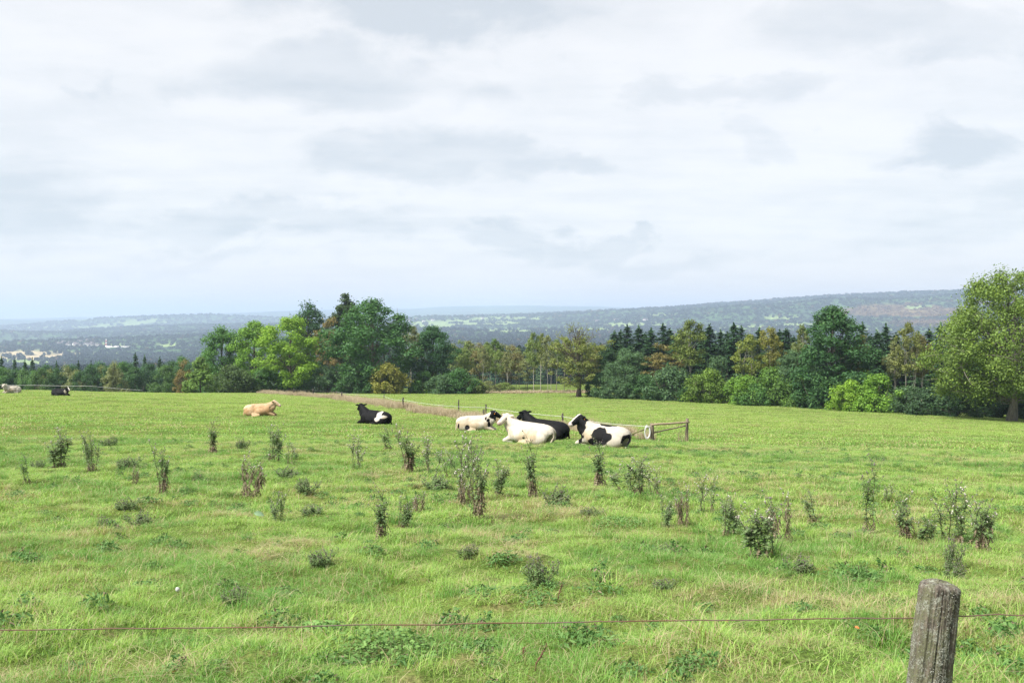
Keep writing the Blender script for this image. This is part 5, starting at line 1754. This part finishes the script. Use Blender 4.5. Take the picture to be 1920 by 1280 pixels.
def big_leaf(name, px, py, L, W_, mat, label, cat, tilt, rz, z=0.06, group=None):
    p = gp(px, py)
    u = np.linspace(0, 1, 9)
    v = np.linspace(-1, 1, 5)
    U, Vv = np.meshgrid(u, v, indexing='ij')
    w = np.sin(np.pi * U ** 0.8) ** 0.7 * W_ / 2
    X = np.stack([(U - 0.4) * L, Vv * w, 0.10 * L * np.abs(Vv) * w / W_ * 2 - 0.25 * L * (U - 0.4) ** 2 + 0.02 * L * np.sin(U * 20) * np.abs(Vv)], -1).reshape(-1, 3)
    i, j = np.meshgrid(np.arange(8), np.arange(4), indexing='ij')
    a = i * 5 + j
    o = tag(link(name, mesh_np(name, X, np.stack([a, a + 5, a + 6, a + 1], -1).reshape(-1, 4), mat, True)), label, cat, group)
    o.location = p + Vector((0, 0, z))
    o.rotation_euler = (tilt, 0.25, rz)
    return o


big_leaf('dock_leaf', 484, 976, 0.15, 0.08, M_DOCKLEAF, 'pale broad dock leaf lit up in bright green grass', 'leaf', 0.9, 0.3, 0.09)
for px, py, lab in ((1606, 1192, 'orange fallen leaf left of the foreground post'), (1362, 1178, 'small brown fallen leaf under the wire'), (236, 1098, 'small red fallen leaf left of the dandelion'), (1172, 1222, 'small reddish fallen leaf in the lower middle'), (328, 1278, 'orange fallen leaf at the bottom left edge')):
    big_leaf('fallen_leaf', px, py, 0.032, 0.022, M_FALLEN, lab, 'leaf', 0.5, px * 0.7, 0.055, 'fallen autumn leaves')

# nettle-like lush clump and grey tussock in the lower middle
rs = RS(16)
for (px, py, w_, h_, n, colr, nm, lab) in ((722, 1238, 0.42, 0.16, 1100, (0.85, 1.05, 0.65), 'nettle_patch', 'lush dark green leafy weed patch in the bottom left middle'),
                                          (1160, 985, 0.55, 0.10, 800, (0.85, 1.1, 0.7), 'clover_patch', 'dark leafy patch right of the near middle'),
                                          (600, 1190, 0.22, 0.10, 420, (0.9, 1.2, 0.7), 'clover_patch', 'small leafy patch left of the lush dark one')):
    p = gp(px, py)
    r_ = thing(nm, lab, 'weed', p, 0)
    X = rs.normal(size=(n, 2)) * w_ * 0.42
    zz = np.maximum(0.02, h_ * rs.uniform(0.3, 1.0, n) * np.exp(-(X ** 2).sum(1) / (w_ * w_)))
    P_ = np.column_stack([X, zz])
    P_[:, 2] += terrain(p.x + X[:, 0], p.y + X[:, 1]) - p.z
    N_ = np.array([0, 0, 1.0]) + rs.normal(size=(n, 3)) * 0.45
    Vl, Ql = leaves(rs, P_, N_, 0.034 * rs.uniform(.6, 1.3, n), 0.02 * rs.uniform(.7, 1.3, n))
    g = Geo()
    g.add(Vl, Ql)
    c = link('leaves', g.mesh('leaves', M_WEED, False, True), r_)
    c.color = (*colr, 1)
    c['kind'] = 'stuff'
    g = Geo()
    for q in range(0, n, 9):
        g.tube([P_[q] * (1, 1, 0) + (0, 0, float(terrain(p.x + X[q, 0], p.y + X[q, 1])) - p.z - 0.02), P_[q]], 0.0016, 4)
    link('stems', g.mesh('stems', M_WSTEM), r_)['kind'] = 'stuff'

# ------------------------------------------------------------------ village and mast in the valley
M_WALL = mat_simple('pale_render', (0.62, 0.60, 0.56), (0.55, 0.53, 0.49), 0.5)
M_ROOF = mat_simple('slate_roof', (0.10, 0.10, 0.11), (0.14, 0.10, 0.09), 0.5)
M_GLASS = mat_simple('window_glass', (0.03, 0.035, 0.04), None, 1, 0.2)


def far_at(px, py):
    tx_, tz_ = ray(px, py)
    Ds = np.exp(np.linspace(math.log(1300), math.log(9000), 2500))
    g_ = terrain(tx_ * Ds, Ds, False) - (EYE + tz_ * Ds)
    k_ = int(np.argmax(g_ > -1.0)) if (g_ > -1.0).any() else 1200
    return Vector((tx_ * Ds[k_], Ds[k_], float(terrain(tx_ * Ds[k_], Ds[k_], False)))), Ds[k_]


house_n = 0
rh = random.Random(21)
GH = 'houses of the valley villages'


def house(px, py, w, d, h, label, rot, roof=None):
    p, D = far_at(px, py)
    r_ = thing('village_house', label, 'house', p, rot, GH)
    g = Geo()
    g.box((0, 0, h / 2 - 0.5), (w, d, h + 1))
    link('wall', g.mesh('wall', M_WALL), r_)
    g = Geo()
    e = 0.5
    g.add([(-w / 2 - e, -d / 2 - e, h - .1), (w / 2 + e, -d / 2 - e, h - .1), (w / 2 + e, 0, h + d * 0.42), (-w / 2 - e, 0, h + d * 0.42), (-w / 2 - e, d / 2 + e, h - .1), (w / 2 + e, d / 2 + e, h - .1)],
          [(0, 1, 2, 3), (3, 2, 5, 4), (0, 3, 4, 4), (1, 5, 2, 2)])
    link('roof', g.mesh('roof', roof or M_ROOF), r_)
    for k_ in (-1, 1):
        g = Geo()
        g.box((k_ * w * 0.24, -d / 2 - 0.05, h * 0.55), (w * .16, 0.12, h * .28))
        link('window', g.mesh('window', M_GLASS), r_)


k = 0
for px, py in ((112, 648), (120, 646), (133, 645), (142, 648), (150, 644), (158, 647), (166, 642), (174, 646), (183, 650), (128, 650), (145, 651), (170, 650)):
    house(px, py, rh.uniform(12, 22), rh.uniform(9, 12), rh.uniform(6, 9), '%s pale house from the left in the village near the mast' % ORD[k], rh.uniform(-0.6, 0.6))
    k += 1
house(222, 655, 70, 14, 5, 'long white factory hall right of the mast', 0.1, M_WALL)
k = 0
for px, py in ((752, 601), (768, 603), (781, 600), (795, 604), (812, 602), (880, 597), (905, 598), (945, 595), (1120, 605), (1155, 603), (1210, 603)):
    house(px, py, rh.uniform(16, 26), rh.uniform(10, 14), rh.uniform(7, 10), '%s tiny pale house from the left in the valley right of the grove' % ORD[k], rh.uniform(-0.6, 0.6))
    k += 1
p, D = far_at(199, 655)
mast = thing('radio_mast', 'thin red and white lattice mast in the valley on the left', 'mast', p)
Hm = 20 / F * D
M_RED = mat_simple('mast_red', (0.55, 0.12, 0.08))
M_WHT = mat_simple('mast_white', (0.70, 0.70, 0.68))
for s in range(7):
    g = Geo()
    z0, z1 = Hm * s / 7, Hm * (s + 1) / 7
    w0, w1 = 2.4 - 1.8 * s / 7, 2.4 - 1.8 * (s + 1) / 7
    for (sx, sy) in ((-1, -1), (1, -1), (1, 1), (-1, 1)):
        g.tube([(sx * w0, sy * w0, z0), (sx * w1, sy * w1, z1)], 0.55, 5)
        g.tube([(sx * w0, sy * w0, z0), (-sx * w1, sy * w1, z1)], 0.3, 4)
    link('lattice_section', g.mesh('lattice_section', M_RED if s % 2 else M_WHT), mast)
